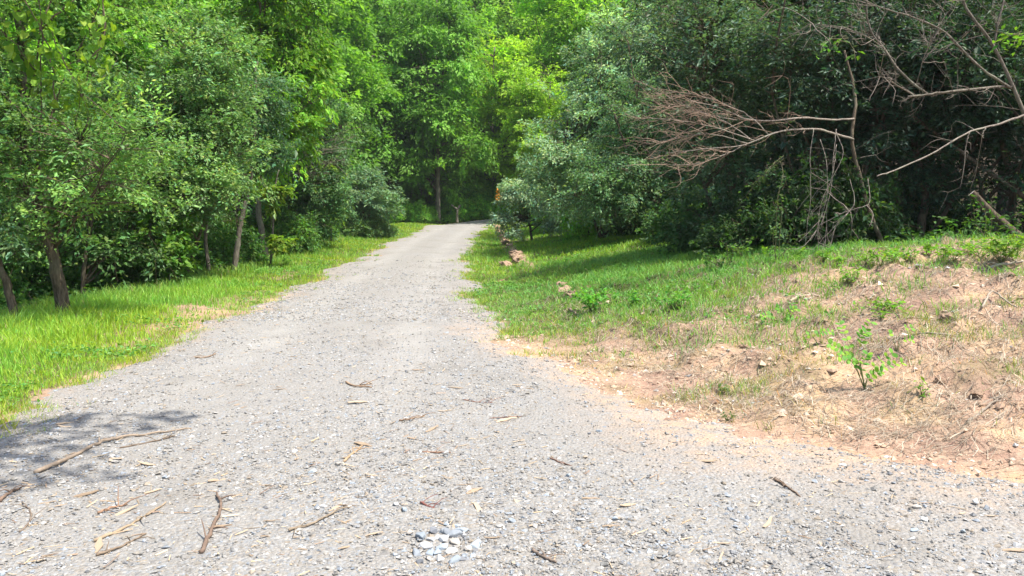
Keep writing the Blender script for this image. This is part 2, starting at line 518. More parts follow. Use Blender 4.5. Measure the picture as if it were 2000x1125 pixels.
# ------------------------------------------------------------------ where grass, clay and woodland floor are
def zones(x, y):
    """clay, turf (living grass cover), woodland floor; each 0..1"""
    x = np.asarray(x, float); y = np.asarray(y, float)
    n = fbm(x, y, 0.8, 3, 41) - 0.5
    n2 = fbm(x, y, 2.3, 3, 47) - 0.5
    s = x - XR(y); l = XL(y) - x
    gr = sstep(8.9, 11.2, y + 2.2 * n + 2.5 * n2 - 0.10 * np.clip(s, 0, 9) + 0.9 * np.exp(-((s - 1.2) / 0.9) ** 2))
    gr = gr * (1 - 0.92 * np.exp(-((x - 7.2) ** 2 / 6.5 + (y - 11.3) ** 2 / 1.7)))
    gr = np.maximum(gr, 0.36 * sstep(-0.04, 0.16, n2 + 0.5 * n) * sstep(5.0, 6.6, y))
    gl = sstep(-0.55, 0.15, l + 1.3 * n + 0.9 * n2)
    bare = np.exp(-((y - 12.2) / 2.8) ** 2) * (1 - sstep(0.5, 1.6, l + 1.6 * n))
    bare2 = sstep(.08, .2, n2 + .5 * n) * (1 - sstep(.6, 1.5, l)) * sstep(8, 10, y) * (1 - sstep(30, 40, y))
    gl = gl * (1 - 0.85 * np.maximum(bare, .8 * bare2))
    mid = 0.5 * (XL(y) + XR(y))
    sd = np.interp(y, [14, 20, 24.9, 29, 36, 46, 52], [1.7, 1.8, 1.77, 1.72, 1.5, 1.05, .65])
    ditch = np.exp(-((s - sd + .35 * n2) / (.10 + .004 * y)) ** 2) * sstep(19, 24, y) * (1 - sstep(50, 53, y))
    gr = gr * (1 - .95 * ditch)
    turf = np.where(x > mid, gr, gl)
    turf = np.where(y > 50.5, 0.9, turf)
    wood_r = sstep(0, 1.4, x - np.interp(y, [-10, 5, 9, 12, 14, 18, 23, 30, 40, 52, 66], [14, 11, 9.3, 7.6, 6.0, 5.4, 5.6, 5.4, 4.2, 3.5, 3]))
    wood_l = sstep(0, 1.0, np.interp(y, [-10, 4, 8, 12, 20, 30, 45, 54, 66], [-13, -9, -7.6, -7.2, -7.4, -8.0, -9.6, -9.2, -7.2]) - x + 0.8 * n)
    wood = np.maximum(wood_r, wood_l)
    wood = np.maximum(wood, sstep(0, 2.5, -road_sdf(x, y) - 1.2) * sstep(55, 59, y))
    rd = sstep(-0.25, 0.05, road_sdf(x, y))
    turf = turf * (1 - rd)
    return 1 - turf, turf, wood

# ------------------------------------------------------------------ ground and road
def axis(fine0, fine1, step, lo, hi, grow=1.16, mx=14.0):
    a = list(np.arange(fine0, fine1 + 1e-6, step))
    d = step
    while a[-1] < hi:
        d = min(d * grow, mx); a.append(a[-1] + d)
    d = step; pre = []
    v = fine0
    while v > lo:
        d = min(d * grow, mx); v -= d; pre.append(v)
    return np.array(pre[::-1] + a)

def grid_mesh(xs, ys, zf):
    X, Y = np.meshgrid(xs, ys)
    Z = zf(X, Y)
    V = np.stack([X, Y, Z], -1).reshape(-1, 3)
    nx = len(xs)
    i = (np.arange(len(ys) - 1)[:, None] * nx + np.arange(nx - 1)[None]).ravel()
    F = np.stack([i, i + 1, i + nx + 1, i + nx], -1)
    return V, F

xs = axis(-8.5, 9.5, 0.1, -420, 420)
ys = np.concatenate([axis(3.0, 18.0, 0.085, -60, 19, 1.12)[:-2], axis(19.2, 66, 0.35, 19.2, 460, 1.12)])
V, F = grid_mesh(xs, ys, height)
cl, tu, wo = zones(V[:, 0], V[:, 1])
me = mesh_data('ground', V, [F], M['soil'], np.stack([cl, tu, wo], -1), True)
obj('ground', me, label='clay and grass ground of the clearing and the wood', kind='structure')

xs = np.arange(-10.5, 15.01, 0.11)
ys = np.concatenate([np.arange(-14, 1.5, 0.5), np.arange(1.5, 13, 0.055), np.arange(13, 67, 0.22)])
def road_z(X, Y):
    s = road_sdf(X, Y)
    lump = (fbm(X, Y, 3.2, 3, 61) - 0.5) * 0.03 + (fbm(X, Y, 14.0, 2, 66) - 0.5) * 0.022
    rut = 0.012 * np.cos((X - 0.5 * (XL(Y) + XR(Y))) * 3.4) * sstep(7, 12, Y)
    return height(X, Y) + 0.05 * np.clip(s / 0.45, -1.3, 1) + lump + rut
V, F = grid_mesh(xs, ys, road_z)
S = road_sdf(V[:, 0], V[:, 1])
keep = (S[F].max(1) > -0.45)
F = F[keep]
used = np.unique(F); remap = np.zeros(len(V), int); remap[used] = np.arange(len(used))
ec = (1 - sstep(0.0, 0.7, S[used])) * np.where(V[used, 0] < 0.5 * (XL(V[used, 1]) + XR(V[used, 1])), 0.2 + 0.7 * np.exp(-((V[used, 1] - 12.5) / 3.2) ** 2), 0.15 + 0.65 * (1 - sstep(9, 13, V[used, 1])))
ec = np.maximum(ec, 0.75 * np.exp(-((V[used, 1] - 4.6) / 0.9) ** 2) * sstep(1.2, 3.0, V[used, 0]))
xu, yu = V[used, 0], V[used, 1]
ec = np.maximum(ec, (1 - sstep(0.0, 2.4, S[used])) * 0.95 * sstep(0.2, 1.2, xu) * (1 - sstep(7, 10, yu)))
off = np.abs(xu - 0.5 * (XL(np.maximum(yu, 6)) + XR(np.maximum(yu, 9)))) - 0.85
track = np.exp(-(off / 0.33) ** 2) * sstep(4, 9, yu)
ec = np.stack([ec, track, ec], -1)
obj('gravel_road', mesh_data('gravel_road', V[used], [remap[F]], M['gravel'], ec, True), label='pale grey crushed stone track curving into the wood', kind='structure')

def in_view(x, y, pad=0.06):
    return (np.abs(x) < (0.662 + pad) * y + 0.4)
# --- loose stones over the near part of the track
def stone_shapes(k):
    out = []
    for _ in range(k):
        v = np.array([(1, 0, 0), (-1, 0, 0), (0, 1, 0), (0, -1, 0), (0, 0, 1), (0, 0, -1)], float)
        v *= rng.uniform(0.55, 1.15, (6, 1)); v += rng.normal(0, 0.22, (6, 3)); v[:, 2] *= 0.62
        out.append(v)
    return np.array(out)
OCT = np.array([(0, 2, 4), (2, 1, 4), (1, 3, 4), (3, 0, 4), (2, 0, 5), (1, 2, 5), (3, 1, 5), (0, 3, 5)])
def scatter_stones(g, x, y, z, size):
    n = len(x)
    sh = stone_shapes(48)[rng.integers(0, 48, n)]
    a = rng.uniform(0, 2 * math.pi, n); ca, sa = np.cos(a)[:, None], np.sin(a)[:, None]
    st = rng.uniform(0.75, 1.5, n)[:, None]
    vx, vy = sh[..., 0] * st, sh[..., 1]
    V = np.stack([vx * ca - vy * sa, vx * sa + vy * ca, sh[..., 2]], -1) * size[:, None, None]
    V += np.stack([x, y, z], -1)[:, None, :]
    F = (np.arange(n)[:, None, None] * 6 + OCT[None]).reshape(-1, 3)
    c = np.array(STONES)[rng.choice(len(STONES), n, p=[.16, .18, .17, .08, .10, .07, .06, .08, .10])] * np.exp(rng.normal(0, 0.13, n))[:, None]
    g.add(V.reshape(-1, 3), F, np.repeat(np.clip(c, 0, 0.85), 6, axis=0))
g = Geo()
n = 150000
y = 2.9 * (12.5 / 2.9) ** (rng.random(n) ** 1.25)
x = rng.uniform(-0.72, 0.72, n) * (y + 0.5)
s = road_sdf(x, y)
k = (s > -0.15 + 0.3 * rng.random(n) - 0.35 * (rng.random(n) < 0.12))
offw = np.abs(x - 0.5 * (XL(np.maximum(y, 6)) + XR(np.maximum(y, 9)))) - 0.85
k &= rng.random(n) < np.clip(2.8 * fbm(x, y, 0.9, 3, 77) - 0.6, 0.2, 1) * (1 - .6 * np.exp(-(offw / .33) ** 2) * sstep(4, 9, y))
x, y = x[k][:56000], y[k][:56000]
size = np.exp(rng.normal(math.log(0.0066), 0.42, len(x))) * (0.8 + 0.05 * y)
size = np.clip(size, 0.004, 0.024)
z = np.maximum(road_z(x, y), height(x, y)) + size * 0.12
scatter_stones(g, x, y, z, size)
n = 40000
y = 11 * (27 / 11) ** (rng.random(n) ** 1.2)
x = XL(y) - .3 + (XR(y) - XL(y) + .6) * rng.random(n)
k = (road_sdf(x, y) > .2 * rng.random(n) - .1) & (rng.random(n) < np.clip(1.6 * fbm(x, y, .8, 3, 78) - .2, .2, 1) * (1 - sstep(13, 27, y)))
x, y = x[k][:11000], y[k][:11000]
size = np.clip(np.exp(rng.normal(math.log(.012), .35, len(x))) * (.6 + .035 * y), .006, .03)
scatter_stones(g, x, y, np.maximum(road_z(x, y), height(x, y)) + size * .05, size)
obj('gravel', g.mesh('gravel', M['piece']), label='loose crushed stones strewn over the near track', cat='gravel', kind='stuff')

# --- crumbs of clay and small stones on the bank
g = Geo()
n = 42000
y = 4.2 * (12.5 / 4.2) ** rng.random(n)
x = XR(y) - .1 + rng.random(n) ** 1.1 * 8.5
k = in_view(x, y) & (rng.random(n) < np.clip(3 * fbm(x, y, 1.3, 3, 141) - 1.0, .08, 1))
x, y = x[k], y[k]
size = np.clip(np.exp(rng.normal(math.log(.008), .68, len(x))), .003, .06)
scatter_stones(g, x, y, height(x, y) + size * .05, size)
g.C = [np.repeat(np.array([(.40, .28, .195), (.48, .36, .26), (.32, .215, .15), (.50, .42, .34), (.36, .34, .32)])[rng.choice(5, len(x), p=[.32, .24, .2, .14, .1])] * np.exp(rng.normal(0, .15, len(x)))[:, None], 6, axis=0)]
obj('clay_crumbs', g.mesh('clay_crumbs', M['piece']), label='crumbs of dry clay and small stones on the bank', cat='crumbs', kind='stuff')

# ------------------------------------------------------------------ trees and shrubs
def ellipsoid_points(blobs, n, shell=0.55):
    w = np.array([b[6] if len(b) > 6 else b[3] * b[4] + b[4] * b[5] + b[3] * b[5] for b in blobs], float)
    idx = rng.choice(len(blobs), n, p=w / w.sum())
    B = np.array([b[:6] for b in blobs])[idx]
    d = nrm(rng.normal(0, 1, (n, 3)))
    r = shell + (1 - shell) * rng.random(n) ** 0.7
    r = np.where(rng.random(n) < 0.18, rng.random(n) ** 0.5 * shell, r)
    # lumpy outline
    lump = 1 + 0.18 * np.sin(d[:, 0] * 5 + B[:, 0] * 3) * np.sin(d[:, 1] * 4.3 + B[:, 1]) + 0.15 * np.sin(d[:, 2] * 6 + d[:, 0] * 4 + B[:, 2])
    r = r * (1 + 0.16 * rng.normal(0, 1, n))
    p = B[:, :3] + d * B[:, 3:] * (r * lump)[:, None]
    out = nrm(d / np.maximum(B[:, 3:], 0.1))
    return p, out

def make_crown(base, trunk_c, blobs, sprays, k, L, W, colour, seg=0.9, droop=0.25, spread=0.4, hang=0.3, var=0.2, gaps=0.35, limbs=9, limb_r=0.06,
               up=0.9, twig_col=(0.10, 0.075, 0.052), twig_r=0.006, zmin=0.25, cnoise=0.9, light_tips=0.0, zlow=None):
    """returns (branch geometry, leaf geometry) in local coordinates; trunk_c: the trunk's centre line, local"""
    gb, gl = Geo(), Geo()
    p, out = ellipsoid_points(blobs, int(sprays * (1 + gaps) * 1.1))
    clump = fbm(p[:, 0] * 1.0 + 7 * p[:, 2], p[:, 1] + 3 * p[:, 2], cnoise, 2, int(rng.integers(1, 9999)))
    order = np.argsort(-clump + rng.normal(0, 0.05, len(p)))
    keep = order[:int(len(p) * (1 - gaps * 0.75))]
    p, out, clump = p[keep], out[keep], clump[keep]
    keep = p[:, 2] > zmin
    p, out, clump = p[keep][:sprays], out[keep][:sprays], clump[keep][:sprays]
    m = len(p)
    Ls = seg * rng.uniform(0.5, 1.65, m)
    d = nrm(out * np.array([1, 1, 0.55]) + rng.normal(0, 0.35, (m, 3)) + np.array([0, 0, 0.18]))
    A = p - d * (Ls * 0.55)[:, None]
    # limbs towards a few of the sprays
    li = rng.choice(m, min(limbs, m), replace=False)
    lpts = []; ldir = []
    for i in li:
        tgt = A[i]
        hmax = min(max(tgt[2] * rng.uniform(0.35, 0.8), trunk_c[0][2] + 0.3), trunk_c[-1][2])
        j = int(np.argmin(np.abs(trunk_c[:, 2] - hmax)))
        a = trunk_c[j]
        mid = a * 0.5 + tgt * 0.5 + np.array([0, 0, 0.10 * np.linalg.norm(tgt - a)]) + rng.normal(0, 0.07, 3) * np.linalg.norm(tgt - a)
        c = tube(gb, [a, mid, tgt], limb_r * rng.uniform(0.6, 1.1), limb_r * 0.22, 5, 8, 0.02, twig_col)
        lpts.append(c[2:])
    lpts = np.vstack(lpts + [trunk_c[len(trunk_c) // 3:]]) if lpts else trunk_c
    # sub-branches to each spray
    D2 = ((A[:, None, :] - lpts[None]) ** 2).sum(-1) + 0.6 * np.clip(lpts[None, :, 2] - A[:, None, 2] + 0.1, 0, None) ** 2 * 4
    q = lpts[np.argmin(D2, 1)]
    dist = np.linalg.norm(A - q, axis=1)
    mid = (A + q) / 2 + rng.normal(0, 0.10, (m, 3)) * dist[:, None] + np.array([0, 0, 0.06]) * dist[:, None]
    tc = np.asarray(twig_col)[None] * np.exp(rng.normal(0, 0.2, m))[:, None]
    thin_tubes(gb, q, mid, A, np.clip(0.010 * dist + twig_r, twig_r, 0.03), twig_r, 3, tc)
    Bm = A + d * (Ls * 0.55)[:, None] - np.array([0, 0, 1.0]) * (droop * Ls * 0.3)[:, None]
    E = A + d * Ls[:, None] - np.array([0, 0, 1.0]) * (droop * Ls)[:, None]
    thin_tubes(gb, A, Bm, E, twig_r, twig_r * 0.4, 3, tc)
    # leaves
    t = rng.random((m, k)) ** 0.75
    side = nrm(np.cross(d, np.array([0.0, 0, 1.0])) + 1e-4)
    a = rng.uniform(-1, 1, (m, k)) * spread * Ls[:, None] * (1.05 - 0.6 * t)
    b = rng.normal(0, 0.10, (m, k)) * Ls[:, None]
    pos = A[:, None] + d[:, None] * (t * Ls[:, None])[..., None] + side[:, None] * a[..., None]
    pos[..., 2] += b - droop * Ls[:, None] * (t ** 2 + (a / Ls[:, None]) ** 2 * 1.2)
    ld = d[:, None] * 0.7 + side[:, None] * (np.sign(a) * 0.75)[..., None] + rng.normal(0, 0.45, (m, k, 3))
    ld[..., 2] -= hang
    ln = np.array([0, 0, up]) + rng.normal(0, 0.5, (m, k, 3)) + 0.25 * out[:, None]
    c = leaf_colours(m * k, colour, var)
    sv = np.exp(rng.normal(0, 0.14, m))
    patch = fbm(p[:, 0] + 5 * p[:, 2], p[:, 1] - 4 * p[:, 2], cnoise * .45, 2, int(rng.integers(1, 9999))) - .5
    tone = np.exp(patch[:, None] * np.array([[1.15, 1.0, .8]])) * sv[:, None]
    c = c * np.repeat(tone, k, axis=0)
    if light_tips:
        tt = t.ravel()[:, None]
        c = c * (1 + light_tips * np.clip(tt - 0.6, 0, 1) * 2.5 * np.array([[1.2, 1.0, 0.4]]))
    sz = np.exp(rng.normal(0, 0.33, m * k))
    leaf_quads(gl, pos.reshape(-1, 3), ld.reshape(-1, 3), ln.reshape(-1, 3), L * sz, W * sz, c)
    return gb, gl

def make_tree(name, label, cat, base, trunk, r0, r1, blobs, bark='bark_dark', leafmat='leaf', group=None, extra=(), sides=8, **kw):
    """trunk: points relative to base; extra: further stems (points, r0, r1)"""
    root = thing(name, label, cat, base, 0, group)
    if leafmat == 'olive':
        kw['colour'] = tuple(np.array(kw['colour']) * (1.6, 1.75, 1.7))
    gt = Geo()
    trunk = np.asarray(trunk, float)
    c = tube(gt, trunk, r0, r1, sides, max(8, 5 * len(trunk)), r0 * 0.12, power=0.8)
    # root flare
    for a in np.linspace(0, 2 * math.pi, 5, endpoint=False) + rng.uniform(0, 1):
        f = np.array([math.cos(a), math.sin(a), 0])
        if r0 > 0.07:
            tube(gt, [c[0] + f * r0 * 0.35 + np.array([0, 0, r0 * 2.2]), c[0] + f * r0 * 0.85 + np.array([0, 0, r0 * .5]), c[0] + f * r0 * 1.5 - np.array([0, 0, r0 * .6])], r0 * .3, r0 * .16, 5, 6)
    cc = [c]
    for pts, a, b in extra:
        cc.append(tube(gt, pts, a, b, 6, None, a * 0.15))
    obj('trunk', gt.mesh('trunk', M[bark], True), root)
    gb, gl = make_crown(np.asarray(base), np.vstack(cc), blobs, **kw)
    obj('branches', gb.mesh('branches', M['twig'], True), root, kind='stuff')
    obj('crown', gl.mesh('crown', M[leafmat]), root, kind='stuff')
    return root

def rel(base, pts):
    return [np.asarray(p) - np.asarray(base) for p in pts]
def B(px, py, D, rx, ry, rz, base, w=None):
    """a lobe of a crown, centre given by its place in view"""
    c = P(px, py, D) - np.asarray(base)
    return (c[0], c[1], c[2], rx, ry, rz) + ((w,) if w else ())
def foot(px, D):
    q = P(px, 500, D)
    return np.array([q[0], q[1], hz(q[0], q[1]) - 0.05])

YG = (0.150, 0.255, 0.026)
MG = (0.070, 0.160, 0.026)
DG = (0.036, 0.092, 0.026)
OL = (0.085, 0.135, 0.062)
OS = (0.125, 0.165, 0.105)
OD = (0.045, 0.080, 0.040)

# ---- woodland stock: a few kinds of tall tree, copied over the slope
def stock_tree(name, colour, h, lobes, sprays, k, L, W, r0=0.22, bark='bark_grey', **kw):
    trunk = [(0, 0, -0.2), (0.1, 0.05, h * 0.3), (-0.1, 0.1, h * 0.6), (0.05, 0, h * 0.93)]
    return make_tree(name, 'x', 'tree', (0, 0, 0), trunk, r0, 0.05, lobes, bark, 'leaf', sprays=sprays, k=k, L=L, W=W, colour=colour, limb_r=0.09, **kw)
def lobes_tall(h, r, low, nl):
    out = [(0, 0, h * 0.72, r * 0.8, r * 0.8, h * 0.28)]
    for i in range(nl):
        a = i * 2.4 + rng.uniform(-.3, .3); z = low + (h * 0.92 - low) * (i + 0.5) / nl
        rr = r * (0.75 - 0.35 * (z / h - 0.4) ** 2)
        out.append((math.cos(a) * rr * 0.75, math.sin(a) * rr * 0.75, z, rr * rng.uniform(.5, .75), rr * rng.uniform(.5, .75), rr * rng.uniform(.35, .55)))
    return out
STOCK = [
    stock_tree('forest_tree', (1, 1, 1), 21, lobes_tall(21, 5.0, 4.5, 11), 560, 62, 0.27, 0.15, seg=1.7, droop=0.3, hang=0.45, spread=0.45, gaps=0.4, cnoise=0.35, var=0.25),
    stock_tree('forest_tree', (1, 1, 1), 19, lobes_tall(19, 4.4, 3.2, 12), 560, 62, 0.25, 0.13, seg=1.5, droop=0.42, hang=0.7, spread=0.5, gaps=0.45, cnoise=0.4, var=0.25),
    stock_tree('forest_tree', (1, 1, 1), 14, lobes_tall(14, 4.2, 2.0, 10), 520, 58, 0.22, 0.12, seg=1.4, droop=0.3, hang=0.4, spread=0.5, gaps=0.4, cnoise=0.45, r0=0.15, var=0.25),
]
for r in STOCK:
    for ch in r.children:
        if ch.name.startswith('crown'):
            pass
stock_used = [False] * 3
def place_tree(kind, loc, s, rz, tint, label, group=None, sz=None, cat='tree'):
    r = STOCK[kind] if not stock_used[kind] else copy_tree(STOCK[kind])
    stock_used[kind] = True
    r.location = tuple(loc); r.rotation_euler = (0, 0, rz); r.scale = (s, s, sz or s)
    r['label'] = label
    r['category'] = cat
    if group: r['group'] = group
    for ch in r.children:
        if ch.name.startswith('crown'):
            ch.color = (*(np.asarray(tint) * (2.75, 2.5, 2.5)), 1)
    return r

# trees that close the end of the track
FAR = [  # px, D, kind, scale, tint, label
    (857, 58.6, 1, 0.95, (0.085, 0.185, 0.030), 'straight grey-barked tree with drooping branches at the bend of the track'),
    (787, 62, 0, 0.92, (0.070, 0.160, 0.028), 'tall green tree with its trunk dark behind the bend, left of the straight grey trunk'),
    (806, 64, 1, 0.8, (0.060, 0.150, 0.030), 'slim grey-trunked tree between the two larger trunks at the bend'),
    (735, 58, 2, 0.95, (0.075, 0.175, 0.030), 'mid-green tree rising behind the silvery bush left of the bend'),
    (690, 66, 0, 1.0, (0.060, 0.140, 0.030), 'dark green tall tree behind the dead twigs on the left'),
    (965, 66, 2, 1.1, (0.150, 0.250, 0.026), 'yellow-green tree standing right above the bend of the track'),
    (1045, 70, 2, 1.2, (0.140, 0.245, 0.028), 'yellow-green tree above the silvery thicket, right of the bend'),
    (905, 72, 0, 1.0, (0.090, 0.190, 0.030), 'tall fresh green tree behind the straight trunk at the bend'),
    (1120, 60, 0, 0.95, (0.120, 0.225, 0.030), 'bright green tree top showing above the silvery thicket at upper right centre'),
    (630, 52, 0, 0.95, (0.075, 0.165, 0.028), 'tall tree behind the yellow-green tree on the left of the track'),
    (560, 46, 1, 1.0, (0.080, 0.170, 0.028), 'drooping tree whose top shows behind the left thicket'),
]
for px, D, kd, s, tint, lab in FAR:
    f = foot(px, D)
    place_tree(kd, f, s, rng.uniform(0, 6.28), tint, lab)
for px, D, sc_, tint, lab in [(825, 62.5, .50, (0.095, 0.19, 0.03), 'small leafy tree filling the gap left of the straight trunk at the bend'),
                              (905, 64.5, .52, (0.11, 0.21, 0.03), 'small leafy tree behind the forked stump at the bend'),
                              (948, 66.5, .55, (0.13, 0.235, 0.03), 'small yellow-green tree at the right end of the bend, beside the drooping branches')]:
    place_tree(2, foot(px, D), sc_, rng.uniform(0, 6.28), tint, lab)
q = np.array([2.6, 53.5, hz(2.6, 53.5) - .05])
place_tree(2, q, .74, 1.1, (0.135, 0.235, 0.028), 'yellow-green tree beside the bend that throws its shadow across the track')
SLOPE = [(560, 78), (640, 86), (720, 80), (790, 92), (850, 84), (920, 95), (985, 88), (1060, 96), (1130, 84), (1210, 92), (480, 70), (600, 112), (700, 118), (800, 115), (900, 122), (1000, 118), (1100, 120), (1200, 110), (400, 88), (1290, 84), (840, 150), (960, 152), (720, 148), (1090, 150), (1010, 76), (1080, 80), (950, 78), (1160, 74), (880, 76), (1030, 104), (760, 72), (660, 74)]
for i, (px, D) in enumerate(SLOPE):
    f = foot(px + rng.uniform(-15, 15), D)
    tint = np.array(MG) * np.exp(rng.normal(0.05, 0.22)) * np.array([np.exp(rng.normal(0.1, 0.25)), 1, 1.1])
    if i == 4:
        tint = np.array(YG)
    place_tree(i % 2, f, rng.uniform(0.95, 1.25), rng.uniform(0, 6.28), tint, 'tree in the massed green canopy on the slope behind the bend', 'trees on the wooded slope')
# woods behind the two thickets: mostly crowns above, trunks in shade
for i, (px, D, kd, s) in enumerate([(330, 30, 0, .8), (120, 26, 1, .85), (-120, 22, 0, .9), (450, 38, 1, .8), (230, 46, 0, 1.0), (20, 40, 1, 1.0), (-250, 34, 0, 1.0), (380, 60, 0, 1.0), (180, 68, 1, 1.1), (-420, 20, 1, .9)]):
    f = foot(px, D)
    place_tree(kd, f, s, rng.uniform(0, 6.28), np.array(MG) * rng.uniform(0.8, 1.25) * np.array([1.1, 1, 1]), 'tall woodland tree rising behind the left thicket', 'trees behind the left thicket')
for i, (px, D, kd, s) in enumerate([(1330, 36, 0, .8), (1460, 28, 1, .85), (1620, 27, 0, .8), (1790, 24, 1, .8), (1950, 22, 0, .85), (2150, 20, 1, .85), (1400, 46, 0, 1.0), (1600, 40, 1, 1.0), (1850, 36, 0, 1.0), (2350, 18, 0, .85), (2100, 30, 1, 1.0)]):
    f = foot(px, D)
    place_tree(kd, f, s, rng.uniform(0, 6.28), np.array(MG) * rng.uniform(0.2, 0.3), 'tall dark woodland tree rising behind the right thicket', 'trees behind the right thicket')  # crown tint cut low: shade of the right wood put into the leaf colour

# ---- left side, one by one
b = G(130, 618)
make_tree('leaning_tree', 'leaning dark-barked tree with flaking bark at the edge of the left grass bank', 'tree', b,
          rel(b, [b - (0, 0, .1), P(112, 540, b[1]), P(85, 430, b[1]), P(68, 340, b[1] + .1), P(48, 210, b[1] + .2), P(42, 100, b[1] + .3), P(36, -60, b[1] + .3), P(20, -260, b[1])]), 0.092, 0.045,
          [B(120, 290, b[1] - .3, 1.5, 1.2, .9, b), B(250, 360, b[1] + .2, .75, .6, .28, b), B(20, 380, b[1] - .6, 1.0, .8, .6, b), B(-60, 120, b[1], 1.4, 1.2, 1.3, b), B(60, -200, b[1], 2.6, 2.4, 1.6, b)],
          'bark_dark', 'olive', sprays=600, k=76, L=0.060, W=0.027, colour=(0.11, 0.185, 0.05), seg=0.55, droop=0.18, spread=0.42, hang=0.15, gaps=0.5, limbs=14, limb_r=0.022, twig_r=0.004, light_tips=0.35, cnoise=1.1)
b = G(32, 632)
make_tree('leaning_tree', 'thin dark trunk leaning out of view at the left edge beside the grass bank', 'tree', b,
          rel(b, [b - (0, 0, .1), P(18, 570, b[1]), P(-8, 500, b[1]), P(-60, 380, b[1]), P(-130, 200, b[1])]), 0.06, 0.03,
          [B(-120, 150, b[1], 1.2, 1.2, 1.2, b), B(-40, 420, b[1] - .4, .6, .5, .4, b)],
          'bark_dark', 'olive', sprays=150, k=60, L=0.08, W=0.035, colour=OL, seg=0.5, limbs=6, limb_r=0.03, twig_r=0.004, gaps=.5)
b = foot(345, 17.5)
make_tree('olive_shrub', 'big rounded grey-green shrub filling the left thicket beside the leaning tree', 'shrub', b,
          rel(b, [b, b + (0.1, 0, 1.2), b + (0.3, .1, 2.6), b + (.2, .1, 4.4)]), 0.08, 0.03,
          [B(370, 190, 17.5, 1.4, 1.2, 1.5, b), B(300, 300, 17, 1.5, 1.3, 1.1, b), B(430, 300, 17.4, 1.0, 1.0, 1.0, b), B(250, 210, 17.8, 1.1, 1.0, 1.1, b), B(350, 370, 16.7, 1.3, .9, .7, b), B(420, 90, 18, 1.0, 1.0, .9, b)],
          'bark_dark', 'olive', extra=[(rel(b, [b + (-.1, 0, 0), b + (-.6, -.1, 1.5), b + (-1.2, 0, 3.2)]), .06, .02), (rel(b, [b + (.1, 0, 0), b + (.7, -.2, 1.4), b + (1.2, -.1, 2.8)]), .05, .02)],
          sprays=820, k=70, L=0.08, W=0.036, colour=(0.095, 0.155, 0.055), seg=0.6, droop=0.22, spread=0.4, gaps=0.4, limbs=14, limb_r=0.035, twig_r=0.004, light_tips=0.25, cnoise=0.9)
b = foot(155, 15)
make_tree('olive_shrub', 'dark leafy shrub in the shade behind the leaning trunk', 'shrub', b,
          rel(b, [b, b + (.1, 0, 1), b + (.4, 0, 2.4)]), 0.06, 0.02,
          [B(150, 330, 15.4, 1.6, 1.2, 1.0, b), B(200, 460, 15.6, 1.3, .9, .8, b), B(40, 440, 15.6, 1.2, 1.0, 1.0, b), B(60, 250, 16, 1.6, 1.2, 1.2, b), B(290, 470, 16.6, .9, .8, .8, b)],
          'bark_dark', 'olive', sprays=620, k=62, L=0.085, W=0.04, colour=(0.07, 0.125, 0.035), seg=0.6, gaps=.4, limbs=10, limb_r=.03, twig_r=.004)
b = foot(330, 16.2)
make_tree('box_elder_sapling', 'bright leafy sapling low in the left thicket below the rounded shrub', 'sapling', b,
          rel(b, [b, b + (0, 0, .6), b + (.05, 0, 1.5)]), 0.025, 0.01,
          [B(320, 440, 16.2, .55, .5, .5, b), B(345, 500, 16, .4, .4, .3, b), B(300, 420, 16.3, .35, .3, .3, b)],
          'bark_grey', 'leaf', sprays=75, k=34, L=0.115, W=0.06, colour=(0.10, 0.21, 0.03), seg=.4, hang=.5, limbs=5, limb_r=.015, twig_r=.004, gaps=.3, zmin=.15)
b = foot(520, 25)
make_tree('box_elder', 'bright yellow-green tree on the left side with hanging compound leaves', 'tree', b,
          rel(b, [b, b + (-.2, 0, 1.8), b + (-.1, 0, 4), b + (.1, 0, 7.5)]), 0.12, 0.04,
          [B(520, 170, 25, 1.6, 1.5, 1.8, b), B(470, 60, 25.5, 1.6, 1.4, 1.3, b), B(570, 250, 24.5, 1.0, 1.0, 1.0, b), B(560, 80, 25.5, 1.3, 1.2, 1.2, b), B(500, 300, 25, 1.0, 1.0, .7, b), B(520, -80, 25.5, 2.2, 2, 1.6, b), B(610, 160, 25.5, .8, .8, 1.2, b)],
          'bark_grey', 'leaf', sprays=620, k=56, L=0.15, W=0.062, colour=(0.16, 0.315, 0.032), seg=.8, droop=.45, hang=.9, spread=.42, limbs=12, limb_r=.05, gaps=.42, cnoise=.7, up=.6)
b = foot(455, 20)
make_tree('thin_tree', 'slender bare trunk leaning right in front of the left thicket, with a pale scar', 'tree', b,
          rel(b, [b, P(468, 450, 20), P(478, 400, 20), P(488, 358, 20), P(498, 260, 20.2), P(500, 120, 20.4)]), 0.075, 0.04,
          [B(500, 180, 20.5, 1.0, .9, .9, b), B(450, 290, 20.2, .9, .8, .6, b), B(530, 300, 20.6, .7, .7, .5, b)], 'bark_grey', 'olive',
          sprays=230, k=64, L=0.085, W=0.036, colour=(0.06, 0.115, 0.05), seg=.6, limbs=8, limb_r=.03, twig_r=.004, gaps=.4)
b = foot(408, 19)
make_tree('thin_tree', 'thin crooked grey stem between the bright sapling and the slender leaning trunk', 'tree', b,
          rel(b, [b, P(402, 470, 19), P(404, 430, 19), P(400, 400, 19), P(395, 330, 19.2), P(400, 240, 19.4)]), 0.05, 0.03,
          [B(410, 330, 19.2, .9, .8, .6, b), B(400, 240, 19.4, .9, .8, .8, b)], 'bark_grey', 'olive',
          sprays=130, k=60, L=0.085, W=0.036, colour=(0.05, 0.10, 0.045), seg=.6, limbs=6, limb_r=.025, twig_r=.004, gaps=.4)
b = foot(528, 22)
